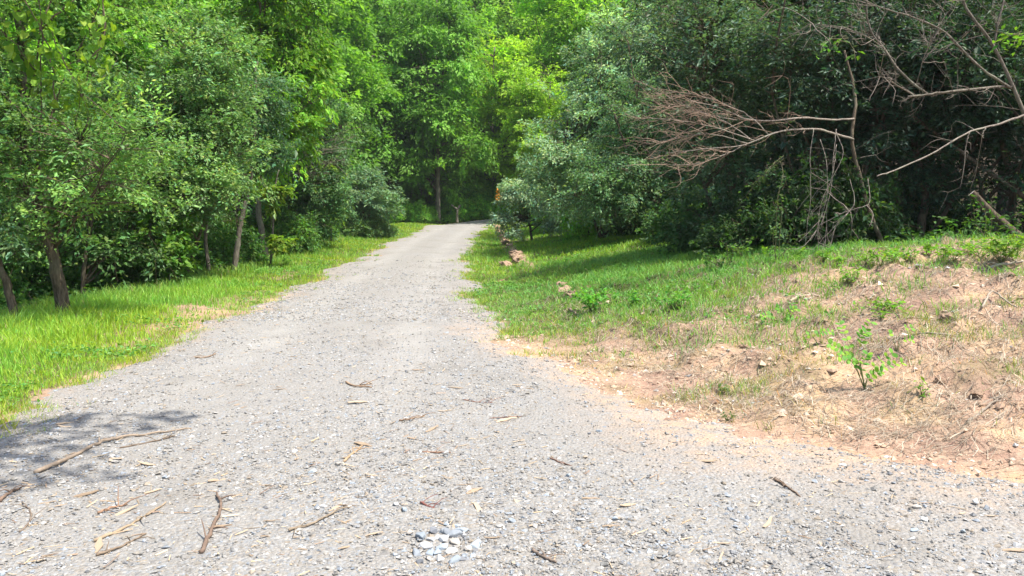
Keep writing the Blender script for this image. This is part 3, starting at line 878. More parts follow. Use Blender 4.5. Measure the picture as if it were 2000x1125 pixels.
make_tree('small_sapling', 'small sapling with flat yellow-green leaf layers in front of the dark left thicket', 'sapling', b,
          rel(b, [b, P(533, 440, 22), P(532, 400, 22), P(536, 372, 22), P(545, 330, 22)]), 0.04, 0.015,
          [B(520, 374, 21.8, .30, .25, .10, b), B(552, 370, 21.9, .30, .25, .10, b), B(532, 398, 21.8, .16, .16, .08, b), B(545, 470, 21.6, .28, .25, .2, b)], 'bark_grey', 'leaf',
          sprays=46, k=26, L=0.14, W=0.065, colour=(0.19, 0.30, 0.03), seg=.3, hang=.6, limbs=5, limb_r=.012, twig_r=.004, gaps=.2)
b = foot(600, 29)
make_tree('olive_shrub', 'dark tangled shrub behind the dead twigs on the left', 'shrub', b,
          rel(b, [b, b + (0, 0, 1.5), b + (.1, 0, 3.4)]), 0.09, 0.03,
          [B(590, 330, 29, 1.7, 1.5, 1.5, b), B(560, 400, 28.5, 1.2, 1.0, 1.0, b), B(620, 390, 29, 1.2, 1.0, 1.0, b), B(640, 250, 30, 1.2, 1.2, 1.4, b), B(590, 440, 28.6, 1.2, .8, .5, b)], 'bark_dark', 'olive',
          sprays=560, k=56, L=0.11, W=0.05, colour=(0.06, 0.115, 0.042), seg=.7, limbs=10, limb_r=.04, gaps=.42)
b = foot(710, 37)
make_tree('olive_shrub', 'silvery round bush on the grass edge left of the bend', 'shrub', b,
          rel(b, [b, b + (0, 0, .8), b + (.1, 0, 2)]), 0.07, 0.03,
          [B(705, 385, 37, 1.4, 1.2, 1.0, b), B(745, 400, 37, .8, .8, .7, b), B(670, 390, 36.6, .8, .8, .8, b), B(715, 350, 37.4, .9, .8, .6, b)], 'bark_dark', 'olive',
          sprays=420, k=60, L=0.10, W=0.045, colour=(0.115, 0.175, 0.095), seg=.6, limbs=10, limb_r=.03, gaps=.32, zmin=.05)
b = foot(648, 33)
make_tree('box_elder_sapling', 'yellow-green sapling between the dark shrub and the silvery bush', 'sapling', b,
          rel(b, [b, b + (0, 0, 1), b + (.1, 0, 2.4)]), 0.04, 0.015,
          [B(640, 360, 33, .6, .6, .9, b), B(650, 410, 32.6, .4, .4, .4, b)], 'bark_grey', 'leaf', sprays=90, k=34, L=.14, W=.065, colour=(0.14, 0.25, 0.03), seg=.5, hang=.6, limbs=5, limb_r=.015, gaps=.3)

# low shrubs that fill the foot of the left thicket
low = None
for i, (px, D, s) in enumerate([(800, 57.3, 1.1), (825, 58.3, .9), (838, 61, 1.3), (888, 62, 1.5), (918, 63, 1.5), (948, 64, 1.4), (975, 65, 1.6), (770, 57, 1.2), (872, 60.6, .8), (1380, 17.5, .8), (1450, 15.8, .8), (1540, 15.2, .9), (1650, 15.0, .85), (1500, 18.5, 1.1), (1620, 18.5, 1.1), (1780, 17.5, 1.1), (1330, 22, 1.0), (1240, 27, 1.0), (1150, 30, 1.0), (1090, 36, 1.1), (1180, 38, 1.2), (700, 36.5, .8), (745, 37.5, .7), (660, 37, .9), (60, 16.5, 1.0), (215, 18, 1.1), (-60, 14.5, .9), (370, 20.5, 1.0), (440, 23, 1.1), (560, 26.5, .95), (290, 23, 1.2), (500, 29, 1.2), (120, 21, 1.3), (610, 34, 1.1), (560, 37, 1.3)]):
    f = foot(px, D)
    if low is None:
        low = make_tree('low_shrub', 'dark low shrub at the foot of the left thicket', 'shrub', (0, 0, 0), [(0, 0, 0), (.05, 0, .5), (0, .05, 1.1)], .035, .015,
                        [(0, 0, .8, 1.1, 1.0, .7), (.7, .1, .5, .7, .7, .5), (-.7, -.1, .55, .7, .7, .5), (.1, -.5, .35, .9, .5, .35)], 'bark_dark', 'leaf', 'low shrubs of the left thicket',
                        sprays=210, k=52, L=.085, W=.045, colour=(.07, .15, .04), seg=.5, limbs=8, limb_r=.02, twig_r=.004, gaps=.35, zmin=.05)
        o = low
    else:
        o = copy_tree(low)
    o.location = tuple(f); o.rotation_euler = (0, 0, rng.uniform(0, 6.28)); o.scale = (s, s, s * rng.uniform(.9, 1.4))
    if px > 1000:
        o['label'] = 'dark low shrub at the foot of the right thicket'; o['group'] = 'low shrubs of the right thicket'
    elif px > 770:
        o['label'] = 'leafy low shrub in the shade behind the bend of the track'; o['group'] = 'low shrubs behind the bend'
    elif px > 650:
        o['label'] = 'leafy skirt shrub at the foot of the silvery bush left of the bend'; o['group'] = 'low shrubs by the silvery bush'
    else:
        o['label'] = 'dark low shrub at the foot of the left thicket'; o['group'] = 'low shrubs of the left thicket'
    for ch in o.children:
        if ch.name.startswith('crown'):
            ch.color = (.5, .5, .7, 1) if px > 1400 else (.8, .8, 1.1, 1) if px > 1200 else ((2.6, 2.5, 1.6, 1) if px > 768 else (1.7, 1.4, 2.2, 1) if px > 650 else (1.2, 1.2, 1.1, 1))  # tint paints shade into the right copies, brightness into those behind the bend

# a tree beside the viewer whose outer branches shade the near left corner of the track
b = np.array([-4.6, -2.6, hz(-4.6, -2.6) - .05])
make_tree('roadside_tree', 'tree beside the viewer whose branches shade the lower left corner of the track', 'tree', b,
          [(0, 0, 0), (.1, .3, 2), (.3, .8, 4.5), (.8, 1.2, 8.5)], .16, .06,
          [(4.8, 5.5, 9, .8, .5, .4), (5.2, 6.1, 9.2, .6, .3, .3), (4.7, 4.4, 9, .8, .3, .3), (5.3, 5.0, 9.3, .4, .35, .3), (4.5, 6.1, 9.2, .5, .4, .3), (1.2, 1.6, 9, 2.2, 2.0, 1.5)], 'bark_dark', 'leaf',
          extra=[([(.3, .8, 4.5), (1.8, 3.0, 7.2), (3.6, 4.9, 8.8), (5.0, 6.2, 9.2)], .06, .02)],
          sprays=170, k=40, L=.12, W=.07, colour=(.12, .22, .03), seg=.7, limbs=6, limb_r=.04, gaps=.45)

# ---- right side, one by one
b = foot(1175, 27)
make_tree('olive_shrub', 'large silvery grey-green thicket shrub right of the track, arching to the left', 'shrub', b,
          rel(b, [b, b + (0, 0, 1.2), b + (.2, 0, 3), b + (.3, 0, 5)]), 0.10, 0.03,
          [B(1180, 190, 27, 1.7, 1.5, 1.7, b), B(1110, 280, 26.5, 1.5, 1.3, 1.2, b), B(1060, 330, 27, 1.0, .9, .8, b), B(1220, 290, 25.6, 1.6, 1.3, 1.3, b), B(1290, 150, 26.5, 1.6, 1.5, 1.5, b), B(1250, 60, 27.5, 1.8, 1.5, 1.3, b), B(1120, 380, 26, 1.1, 1.0, .7, b), B(1230, 380, 25, 1.3, 1.1, .7, b), B(1190, 100, 28, 1.3, 1.3, 1.2, b)],
          'bark_dark', 'olive', extra=[(rel(b, [b, b + (.8, -.2, 1.5), b + (2.0, -.3, 3.4)]), .07, .025), (rel(b, [b, b + (-.6, -.2, 1.4), b + (-1.4, -.3, 2.8)]), .06, .02)],
          sprays=1050, k=60, L=0.10, W=0.040, colour=(0.165, 0.228, 0.138), seg=.7, droop=.3, limbs=18, limb_r=.045, gaps=.38, cnoise=.7, var=.25)
b = foot(1040, 33)
make_tree('olive_shrub', 'drooping grey-green branches hanging over the ditch where the track disappears', 'shrub', b,
          rel(b, [b, b + (-.2, 0, 1), b + (-.7, -.1, 2.1)]), 0.06, 0.03,
          [B(1010, 370, 32.6, .8, .8, .55, b), B(985, 425, 32.4, .45, .5, .4, b), B(1050, 390, 32.5, .8, .8, .6, b), B(1005, 440, 32.2, .3, .3, .35, b), B(1090, 420, 32.4, .7, .7, .5, b)], 'bark_dark', 'olive',
          sprays=300, k=56, L=0.10, W=0.04, colour=(0.175, 0.23, 0.155), seg=.5, droop=.55, hang=.6, limbs=9, limb_r=.03, gaps=.35, zmin=.1)
b = G(1277, 468)
D0 = b[1]
make_tree('olive_shrub', 'shrub with a dark leaning stem standing on the shaded grass at right', 'shrub', b,
          rel(b, [b - (0, 0, .1), P(1262, 425, D0), P(1245, 370, D0), P(1225, 300, D0), P(1200, 220, D0)]), 0.09, 0.03,
          [B(1210, 390, D0 - .3, 1.0, .9, .55, b), B(1330, 370, D0, 1.2, 1.0, .7, b), B(1270, 320, D0, 1.4, 1.1, .8, b), B(1180, 340, D0, 1.0, .9, .8, b), B(1390, 300, D0, 1.2, 1.0, 1.0, b), B(1260, 220, D0 + .4, 1.4, 1.1, 1.1, b), B(1350, 440, D0 + .2, .8, .7, .35, b)],
          'bark_dark', 'olive', extra=[(rel(b, [b, P(1300, 420, D0), P(1340, 350, D0)]), .05, .02)],
          sprays=820, k=60, L=0.085, W=0.036, colour=(0.095, 0.155, 0.075), seg=.6, droop=.28, limbs=14, limb_r=.035, gaps=.42, twig_r=.004)
for px, D, lobes, colr, lab in [  # leaf colours lowered so the thicket's shade sits in the colour
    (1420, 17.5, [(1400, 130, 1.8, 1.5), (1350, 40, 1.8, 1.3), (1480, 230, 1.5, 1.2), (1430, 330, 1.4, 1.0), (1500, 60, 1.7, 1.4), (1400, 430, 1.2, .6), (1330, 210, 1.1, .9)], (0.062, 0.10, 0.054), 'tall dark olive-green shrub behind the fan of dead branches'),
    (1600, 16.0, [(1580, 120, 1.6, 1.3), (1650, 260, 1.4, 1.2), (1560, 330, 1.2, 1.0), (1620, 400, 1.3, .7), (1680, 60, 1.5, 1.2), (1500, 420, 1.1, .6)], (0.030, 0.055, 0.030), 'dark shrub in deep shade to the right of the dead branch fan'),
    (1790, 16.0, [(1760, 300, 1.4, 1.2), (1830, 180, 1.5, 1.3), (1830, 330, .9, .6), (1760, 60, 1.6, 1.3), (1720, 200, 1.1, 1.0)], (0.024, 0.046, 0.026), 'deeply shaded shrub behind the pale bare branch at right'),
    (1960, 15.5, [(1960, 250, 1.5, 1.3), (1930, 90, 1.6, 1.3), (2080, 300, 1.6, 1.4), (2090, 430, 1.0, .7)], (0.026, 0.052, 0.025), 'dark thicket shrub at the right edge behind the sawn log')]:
    b = foot(px, D)
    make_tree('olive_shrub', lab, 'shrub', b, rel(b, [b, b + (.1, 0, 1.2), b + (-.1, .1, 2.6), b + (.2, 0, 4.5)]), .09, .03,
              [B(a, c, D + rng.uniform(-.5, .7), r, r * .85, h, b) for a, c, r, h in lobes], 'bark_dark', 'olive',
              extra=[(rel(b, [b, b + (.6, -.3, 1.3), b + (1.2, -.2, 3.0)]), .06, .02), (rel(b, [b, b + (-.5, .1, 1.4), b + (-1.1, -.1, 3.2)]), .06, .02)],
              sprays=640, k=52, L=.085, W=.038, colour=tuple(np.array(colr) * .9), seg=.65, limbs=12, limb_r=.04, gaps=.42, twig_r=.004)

# ------------------------------------------------------------------ dead wood of the right thicket
def dead_wood(name, label, cat, limbs, twigs=0, bark='bark_dead', sub=None, root=None, tint=(.20, .168, .138)):
    """limbs: (points, r0, r1); side twigs grow from them as a part of their own"""
    base = np.asarray(limbs[0][0][0] if root is None else root)
    r = thing(name, label, cat, base)
    g = Geo(); curves = []
    for pts, r0, r1 in limbs:
        curves.append(tube(g, np.asarray(pts) - base, r0, r1, 7, 4 * len(pts) + 2, max(r0 * .11, .004)))
    obj('limb', g.mesh('limb', M[bark], True), r)
    if twigs:
        gt = Geo()
        for c in curves:
            for _ in range(twigs):
                u = rng.uniform(.25, 1) * (len(c) - 1); i = min(int(u), len(c) - 2)
                a = c[i] + (c[i + 1] - c[i]) * (u - i)
                ax = nrm(c[i + 1] - c[i])
                sub_f = sub or (lambda ax: nrm(ax * .8 + rng.normal(0, .55, 3)))
                d = sub_f(ax); L = rng.uniform(.12, 1) ** 1.6 * .8 + .08
                bend = rng.normal(0, .2, 3) * L
                pts = [a, a + d * L * .5 + bend, a + d * L + bend * .5 + rng.normal(0, .06, 3)]
                col = np.array(tint) * rng.uniform(.4, 1.35)
                tc = tube(gt, pts, rng.uniform(.0035, .0065), .0015, 4, 7, .006, col)
                for _ in range(rng.integers(1, 4)):
                    j = rng.integers(2, 6); d2 = nrm(d * .8 + rng.normal(0, .5, 3)); l2 = L * rng.uniform(.2, .5)
                    tube(gt, [tc[j], tc[j] + d2 * l2 * .5 + rng.normal(0, .02, 3), tc[j] + d2 * l2], .003, .0012, 3, 4, .003, col)
        obj('twigs', gt.mesh('twigs', M['twig'], True), r, kind='stuff')
    return r

D = 13.0
fan = [([P(1666, 272, D + 1.4), P(1632, 262, D + .9), P(1590, 252, D + .2), P(1520, 258, D - .2), P(1450, 284, D - .4), P(1380, 290, D - .5), P(1300, 300, D - .5)], 0.0245, 0.0048),
       ([P(1668, 232, D + 1.45), P(1615, 234, D + .9), P(1570, 230, D + .3), P(1500, 236, D), P(1450, 230, D), P(1410, 212, D - .2), P(1350, 196, D - .3)], 0.0202, 0.0048),
       ([P(1470, 275, D - .3), P(1420, 240, D - .3), P(1360, 215, D - .2), P(1300, 187, D)], 0.0101, 0.0032),
       ([P(1475, 275, D - .3), P(1400, 250, D - .5), P(1330, 236, D - .6), P(1262, 230, D - .7)], 0.0094, 0.0032),
       ([P(1460, 280, D - .3), P(1390, 262, D - .2), P(1320, 270, D - .1), P(1255, 285, D)], 0.0094, 0.0032),
       ([P(1455, 282, D - .3), P(1420, 300, D - .5), P(1360, 320, D - .7), P(1300, 322, D - .8)], 0.0072, 0.0032),
       ([P(1500, 262, D - .2), P(1460, 225, D - .2), P(1400, 198, D - .2), P(1340, 182, D - .1), P(1275, 183, D - .1)], 0.0094, 0.0032),
       ([P(1440, 235, D), P(1390, 225, D + .1), P(1320, 205, D + .2), P(1270, 212, D + .3)], 0.0079, 0.0032)]
dead_wood('dead_branch', 'broad fan of pale dead branches sweeping left from the dark thicket', 'branch', fan, 30,
          sub=lambda ax: nrm(ax * 1.1 + rng.normal(0, .42, 3) + np.array([-.45, 0, 0])), tint=(.27, .19, .14))
D = 12.8
dead_wood('dead_tree', 'bare dead tree with crossing grey limbs at the upper right edge', 'tree',
          [([G(2030, 480) - (0, 0, .1), P(2020, 380, D), P(2012, 280, D), P(1991, 199, D), P(1941, 90, D), P(1896, 30, D), P(1860, -60, D)], 0.0407, 0.0173),
           ([P(1975, 172, D), P(1916, 134, D - .1), P(1847, 65, D - .1), P(1787, 35, D - .2), P(1722, 15, D - .3), P(1640, -20, D - .3)], 0.0223, 0.0077),
           ([P(1990, 190, D), P(1966, 169, D), P(1876, 177, D - .3), P(1812, 184, D - .5), P(1774, 189, D - .6)], 0.0223, 0.0147),
           ([P(1815, 186, D - .5), P(1762, 144, D - .4), P(1727, 95, D - .3), P(1697, 50, D - .3), P(1692, -30, D - .3)], 0.0184, 0.0115),
           ([P(1790, 190, D - .5), P(1747, 164, D - .7), P(1730, 152, D - .7), P(1712, 150, D - .8)], 0.0138, 0.0083),
           ([P(1941, 90, D), P(1950, 40, D), P(1970, -30, D + .1)], 0.0203, 0.0115),
           ([P(1727, 95, D - .3), P(1690, 70, D - .5), P(1640, 52, D - .6), P(1575, 47, D - .8)], 0.0092, 0.0032),
           ([P(1790, 165, D - .4), P(1805, 110, D - .5), P(1830, 60, D - .5), P(1850, -20, D - .5)], 0.0072, 0.0032)], 26, 'bark_grey')
dead_wood('bare_branch', 'long pale bare branch reaching down to the left at the right edge', 'branch',
          [([P(2040, 215, D - .6), P(2000, 226, D - .7), P(1946, 244, D - .9), P(1891, 259, D - 1.1), P(1822, 299, D - 1.3), P(1747, 333, D - 1.5), P(1712, 344, D - 1.6)], .019, .009),
           ([P(1893, 259, D - 1.1), P(1888, 280, D - 1.1), P(1884, 300, D - 1.1)], .009, .005),
           ([P(1925, 250, D - 1.0), P(1918, 262, D - 1.0), P(1921, 270, D - 1.0)], .008, .005)], 3)
dead_wood('fallen_trunk', 'dark dead trunk slanting across the shaded gap at right', 'trunk',
          [([P(1757, 209, 15.4), P(1850, 278, 15.2), P(1956, 353, 14.9), P(2060, 430, 14.6)], .032, .05)], 0, 'bark_dark')
dead_wood('crooked_trunk', 'dark crooked stem rising from the shade below the dead branch fan', 'trunk',
          [([foot(1735, 14.4), P(1700, 420, 14.4), P(1678, 340, 14.4), P(1664, 270, 14.4), P(1670, 190, 14.6), P(1650, 100, 14.8)], .045, .025)], 3, 'bark_dark')
hang = []
for (x0, y0, x1, y1, x2, y2) in [(1605, 300, 1600, 390, 1572, 480), (1612, 305, 1608, 400, 1598, 492), (1620, 300, 1632, 390, 1590, 470), (1628, 320, 1640, 400, 1612, 488), (1690, 396, 1640, 412, 1600, 440), (1680, 398, 1630, 440, 1580, 496), (1615, 330, 1590, 420, 1585, 470)]:
    x0 += rng.normal(0, 14); x1 += rng.normal(0, 12); hang.append(([P(x0, y0 - 48, 13.1), P(x0 + rng.normal(0, 8), y0, 12.9), P(x1, y1, 12.7), P(x2, y2, 12.5)], .006, .0025))
dead_wood('hanging_twigs', 'tangle of thin grey twigs hanging to the ground below the dead fan', 'twigs', hang, 6,
          sub=lambda ax: nrm(ax * 1.0 + rng.normal(0, .4, 3)))
# sawn log
a, c = P(1897, 377, 13.3), P(1990, 462, 13.1)
r = thing('sawn_log', 'grey log with a pale sawn end pointing up at the right edge', 'log', c)
g = Geo(); cc = tube(g, [c - c, (a - c) * .5 + (0, 0, -.03), a - c], .07, .062, 12, 9, .004, cap=False)
obj('bark', g.mesh('bark', M['bark_dark'], True), r)  # dark bark on the grey log stands in for the shade on it
dirv = nrm(cc[-1] - cc[-2]); u = nrm(np.cross(dirv, [0, 0, 1.])); v = np.cross(dirv, u)
ang = np.linspace(0, 2 * math.pi, 14, endpoint=False)
ring = cc[-1] + dirv * .002 + .061 * (np.cos(ang)[:, None] * u + np.sin(ang)[:, None] * v)
g = Geo(); g.add(np.vstack([ring, cc[-1:] + dirv * .004]), np.array([(i, (i + 1) % 14, 14) for i in range(14)]), (.55, .48, .42))
obj('sawn_face', g.mesh('sawn_face', M['piece']), r, label='pale grey sawn end of the log')
# dead twigs on the left
dead_wood('dead_branch', 'pale dead twigs jutting right from the left thicket, above the silvery bush', 'branch',
          [([P(545, 340, 27), P(600, 338, 26.8), P(640, 338, 26.6)], .02, .008), ([P(560, 320, 27), P(610, 305, 26.6), P(680, 290, 26.4)], .018, .005), ([P(570, 310, 27), P(620, 285, 26.6), P(660, 270, 26.4)], .016, .005), ([P(580, 330, 27), P(630, 320, 26.6), P(672, 312, 26.4)], .014, .005), ([P(590, 300, 27), P(640, 290, 26.8), P(690, 268, 26.6)], .014, .005)], 16,
          sub=lambda ax: nrm(ax + rng.normal(0, .35, 3)))
b = foot(893, 57.5)
dead_wood('forked_stump', 'small pale forked dead stem at the bend of the track', 'stump',
          [([b, P(893, 415, 57.5), P(894, 408, 57.5), P(899, 400, 57.5)], .10, .06), ([P(894, 409, 57.5), P(888, 405, 57.5), P(882, 400, 57.5)], .07, .05)], 0)

# ------------------------------------------------------------------ climbing vine with heart-shaped leaves, upper left
def heart(L, colr, fold=.18):
    pr = [(0, 0), (.38, -.16), (.52, .18), (.40, .55), (.16, .86), (0, 1.0), (-.16, .86), (-.40, .55), (-.52, .18), (-.38, -.16)]
    V = [(x * L, y * L, abs(x) * L * fold - .08 * L * y * y) for x, y in pr] + [(0, .35 * L, 0)]
    F = [(i, (i + 1) % 10, 10) for i in range(10)]
    g = Geo(); g.add(V, np.array(F), colr); return g.mesh('heart_leaf', M['leaf'])
base = P(70, 420, 11.1)
vine = thing('climbing_vine', 'climbing vine with large bright heart-shaped leaves in the upper left corner', 'vine', base)
g = Geo(); vc = []
for pts in [[P(70, 420, 11.1), P(78, 200, 10.9), P(80, 60, 10.7), P(70, -60, 10.5)], [P(105, 220, 10.9), P(100, 110, 10.7), P(60, 20, 10.5), P(20, -40, 10.3)], [P(160, 190, 10.8), P(195, 80, 10.6), P(205, 30, 10.5), P(190, -50, 10.5)], [P(150, 120, 10.5), P(185, 105, 10.4), P(204, 60, 10.4), P(200, -30, 10.4)],
            [P(80, 60, 10.7), P(130, 10, 10.5), P(180, -20, 10.5)], [P(78, 150, 10.9), P(40, 100, 10.6), P(5, 60, 10.4)], [P(160, 190, 10.7), P(120, 110, 10.6), P(100, 60, 10.5)]]:
    vc.append(tube(g, np.asarray(pts) - base, .012, .006, 5, 14, .012, (.17, .125, .09)))
obj('stem', g.mesh('stem', M['twig'], True), vine)
hm = [heart(.115, (.21, .36, .045)), heart(.095, (.15, .31, .05)), heart(.10, (.28, .40, .045))]
vcc = np.vstack(vc)
for i in range(270):
    q = vcc[rng.integers(0, len(vcc))] + rng.normal(0, .13, 3)
    o = obj('leaf', hm[i % 3], vine, q, (rng.normal(-1.0, .45), rng.normal(0, .35), rng.uniform(0, 6.28)))
    s = rng.uniform(.7, 1.25); o.scale = (s, s, s)

# leafy sprays that catch light in the right thicket
for px, py, D, n, L, colr, lab in [
    (1625, 115, 12.4, 22, .13, (.10, .24, .04), 'few large bright green leaves hanging among the dead limbs at upper right'),
    (1978, 110, 11.8, 60, .10, (.13, .27, .035), 'bright leafy spray at the right edge below the dead tree limbs'),
    (1500, 350, 12.8, 90, .075, (.085, .15, .06), 'arching leafy shoot catching light below the dead branch fan'),
    (1520, 430, 12.6, 70, .075, (.085, .16, .055), 'low leafy shoot with pale leaves at the foot of the dark thicket'),
    (1420, 460, 13.2, 110, .085, (.10, .20, .045), 'bright leafy shoots at the grass edge of the dark thicket'),
    (1930, 405, 12.4, 60, .085, (.06, .15, .03), 'leafy seedling below the sawn end of the log')]:
    c = P(px, py, D); gz = hz(c[0], c[1])
    on_ground = c[2] - gz < 1.4
    base = np.array([c[0], c[1], gz]) if on_ground else c + np.array([.25, .15, .35])
    r = thing('leafy_shoot', lab, 'shoot', base)
    g, gl = Geo(), Geo()
    for _ in range(5):
        e = c - base + rng.normal(0, [.22, .15, .28], 3)
        tc = tube(g, [rng.normal(0, .03, 3), e * .5 + rng.normal(0, .06, 3) + (0, 0, .05), e], .007, .003, 4, 9, .004, (.14, .13, .07))
        k = max(4, n // 5)
        q = tc[rng.integers(3, 9, k)] + rng.normal(0, .05, (k, 3))
        leaf_quads(gl, q, rng.normal(0, 1, (k, 3)) * (1, 1, .4) - (0, 0, .35), np.array([0, 0, 1]) + rng.normal(0, .5, (k, 3)), L * rng.uniform(.7, 1.2, k), L * .55, leaf_colours(k, colr, .15), .14)
    obj('stem', g.mesh('stem', M['twig'], True), r)
    obj('foliage', gl.mesh('foliage', M['leaf']), r, kind='stuff')

# ------------------------------------------------------------------ grass, straw, undergrowth
def blades(g, x, y, h, w, colour, lean=0.45, var=.15, hue=.09, simple=False):
    n = len(x)
    z = height(x, y) - 0.01
    a = rng.uniform(0, 2 * math.pi, n)
    dx, dy = np.cos(a), np.sin(a)
    bend = lean * h * rng.uniform(.2, 1.4, n)
    fa = rng.uniform(0, 2 * math.pi, n)
    sx, sy = np.cos(fa) * w / 2, np.sin(fa) * w / 2
    b = np.stack([x, y, z], -1)
    wv = np.stack([sx, sy, np.zeros(n)], -1)
    m = b + np.stack([dx * bend * .35, dy * bend * .35, h * .55], -1)
    t = b + np.stack([dx * bend, dy * bend, h * rng.uniform(.8, 1.0, n)], -1)
    V = np.stack([b - wv, b + wv, m + wv * .75, m - wv * .75, t], 1)
    i = np.arange(n)[:, None] * 5
    pn = fbm(x, y, .55, 3, 201) - .5; pf = fbm(x, y, 2.4, 2, 207) - .5
    c = leaf_colours(n, colour, var, hue)
    q = np.clip(pn * 3.2 + pf * 1.6, -1, 1)[:, None]
    near_edge = np.exp(-np.clip(-road_sdf(x, y) - .1, 0, 9) / .9)[:, None]
    c = c * np.exp(q * np.array([[.22, .05, -.2]])) * (1 + near_edge * np.array([[.25, .10, .1]]))
    dry = rng.random(n) < np.clip(.01 + .10 * near_edge[:, 0] + .08 * np.clip(pf, 0, 1), 0, .3)
    c[dry] = np.array([.38, .31, .17]) * np.exp(rng.normal(0, .2, (dry.sum(), 1)))
    if simple:
        V = V[:, [0, 1, 4]]
        g.add(V.reshape(-1, 3), np.arange(n * 3).reshape(-1, 3), np.repeat(c, 3, axis=0))
        return
    g.add(V.reshape(-1, 3), [i + np.array([[0, 1, 2, 3]]), i + np.array([[3, 2, 4]])], np.repeat(c, 5, axis=0))
def pick(n, y0, y1, xr, pw=1.0, zone=1, thr=1.0):
    """random places within view, kept by the zone's density"""
    y = y0 * (y1 / y0) ** (rng.random(n) ** pw)
    x = xr(y)[0] + (xr(y)[1] - xr(y)[0]) * rng.random(n)
    zc = zones(x, y)
    k = (rng.random(n) < zc[zone] * thr) & in_view(x, y)
    return x[k], y[k], zc[2][k]

g = Geo()
x, y, wz = pick(80000, 5.2, 17, lambda y: (XL(y) - 4.2, XL(y) + .3), 1.0)
l = XL(y) - x
h = rng.uniform(.07, .17, len(x)) * (0.55 + 0.75 * sstep(0.1, 1.6, l)) * (1 + .5 * (fbm(x, y, 1.7, 2, 91) - .5)) * (1 - .35 * wz)
blades(g, x, y, h, .006 + .0004 * y, (0.25, 0.44, 0.05))
x, y, wz = pick(45000, 17, 56, lambda y: (XL(y) - 5.5, XL(y) + .3), 1.0)
blades(g, x, y, rng.uniform(.07, .16, len(x)), .008 + .0008 * y, (0.25, 0.43, 0.05), simple=True)
x, y, wz = pick(76000, 8.0, 20, lambda y: (XR(y) - .2, XR(y) + 9.5), 1.0, thr=.85)
s = x - XR(y)
blades(g, x, y, rng.uniform(.06, .15, len(x)) * (.7 + .5 * sstep(.5, 3, s)), .006 + .0005 * y, (0.185, 0.375, 0.07), .7)
x, y, wz = pick(45000, 20, 56, lambda y: (XR(y) - .2, XR(y) + 9.0), 1.0)
s = x - XR(y)
blades(g, x, y, rng.uniform(.07, .17, len(x)), .009 + .0008 * y, (0.22, 0.41, 0.055), .7, simple=True)
x, y, wz = pick(16000, 7.5, 40, lambda y: (XL(y) - 4.0, XL(y) - 1.9), 1.0)
k = rng.random(len(x)) < np.clip(3 * fbm(x, y, 1.2, 2, 95) - 1.0, .05, 1); x, y = x[k], y[k]
blades(g, x, y, rng.uniform(.16, .34, len(x)), .007 + .0005 * y, (0.22, 0.37, 0.06), .5)
x, y, wz = pick(60000, 5.4, 13, lambda y: (XR(y) + .2, XR(y) + 9.0), 1.0, zone=0, thr=1)
k = rng.random(len(x)) < np.clip(9 * (fbm(x, y, 1.9, 3, 97) - .60), 0, 1); x, y = x[k], y[k]
blades(g, x, y, rng.uniform(.05, .14, len(x)), .0055, (0.20, 0.30, 0.07), .8, .3, .2)
# ragged tufts creeping over the gravel margin
n = 2600
y = 5.0 * (44 / 5.0) ** rng.random(n)
left = rng.random(n) < .55
x = np.where(left, XL(y) + rng.uniform(-.5, .9, n), XR(y) - rng.uniform(-.5, .7, n))
sd_ = road_sdf(x, y)
k = (sd_ > -.35) & (sd_ < .5) & (left | (y > 8.5)) & (rng.random(n) < np.exp(-np.clip(sd_, 0, 1) * 5)) & (fbm(x, y, 1.4, 2, 221) > .42)
x, y = np.repeat(x[k], 16), np.repeat(y[k], 16)
x = x + rng.normal(0, .05, len(x)); y = y + rng.normal(0, .05, len(y))
blades(g, x, y, rng.uniform(.04, .13, len(x)), .005 + .0006 * y, (0.20, 0.34, 0.06), .8, .2, .12, simple=True)
# thin brownish tufts on the clay
x, y, wz = pick(70000, 4.8, 11.5, lambda y: (XR(y) + .1, XR(y) + 9.0), 1.0, thr=.8)
blades(g, x, y, rng.uniform(.03, .10, len(x)), .006, (0.27, 0.29, 0.095), 1.1, .3, .25, True)
x, y, wz = pick(16000, 8, 40, lambda y: (XR(y), XR(y) + 8.0), 1.0)
x2, y2, wz = pick(12000, 6, 40, lambda y: (XL(y) - 4, XL(y)), 1.0)
x = np.append(x, x2); y = np.append(y, y2)
k = rng.random(len(x)) < np.clip(6 * (fbm(x, y, 1.1, 3, 211) - .52), 0.02, 1); x, y = x[k], y[k]
for rep in range(3):
    q = np.stack([x + rng.normal(0, .03, len(x)), y + rng.normal(0, .03, len(x)), height(x, y) + rng.uniform(.03, .10, len(x))], -1)
    L = rng.uniform(.025, .055, len(x)) * (1 + .02 * y)
    leaf_quads(g, q, rng.normal(0, 1, (len(x), 3)) * (1, 1, .3), np.array([0, 0, 1]) + rng.normal(0, .35, (len(x), 3)), L, L * .7, leaf_colours(len(x), (.12, .27, .05), .2))
obj('grass', g.mesh('grass', M['grass']), label='short bright grass on both sides of the track', cat='grass', kind='stuff')

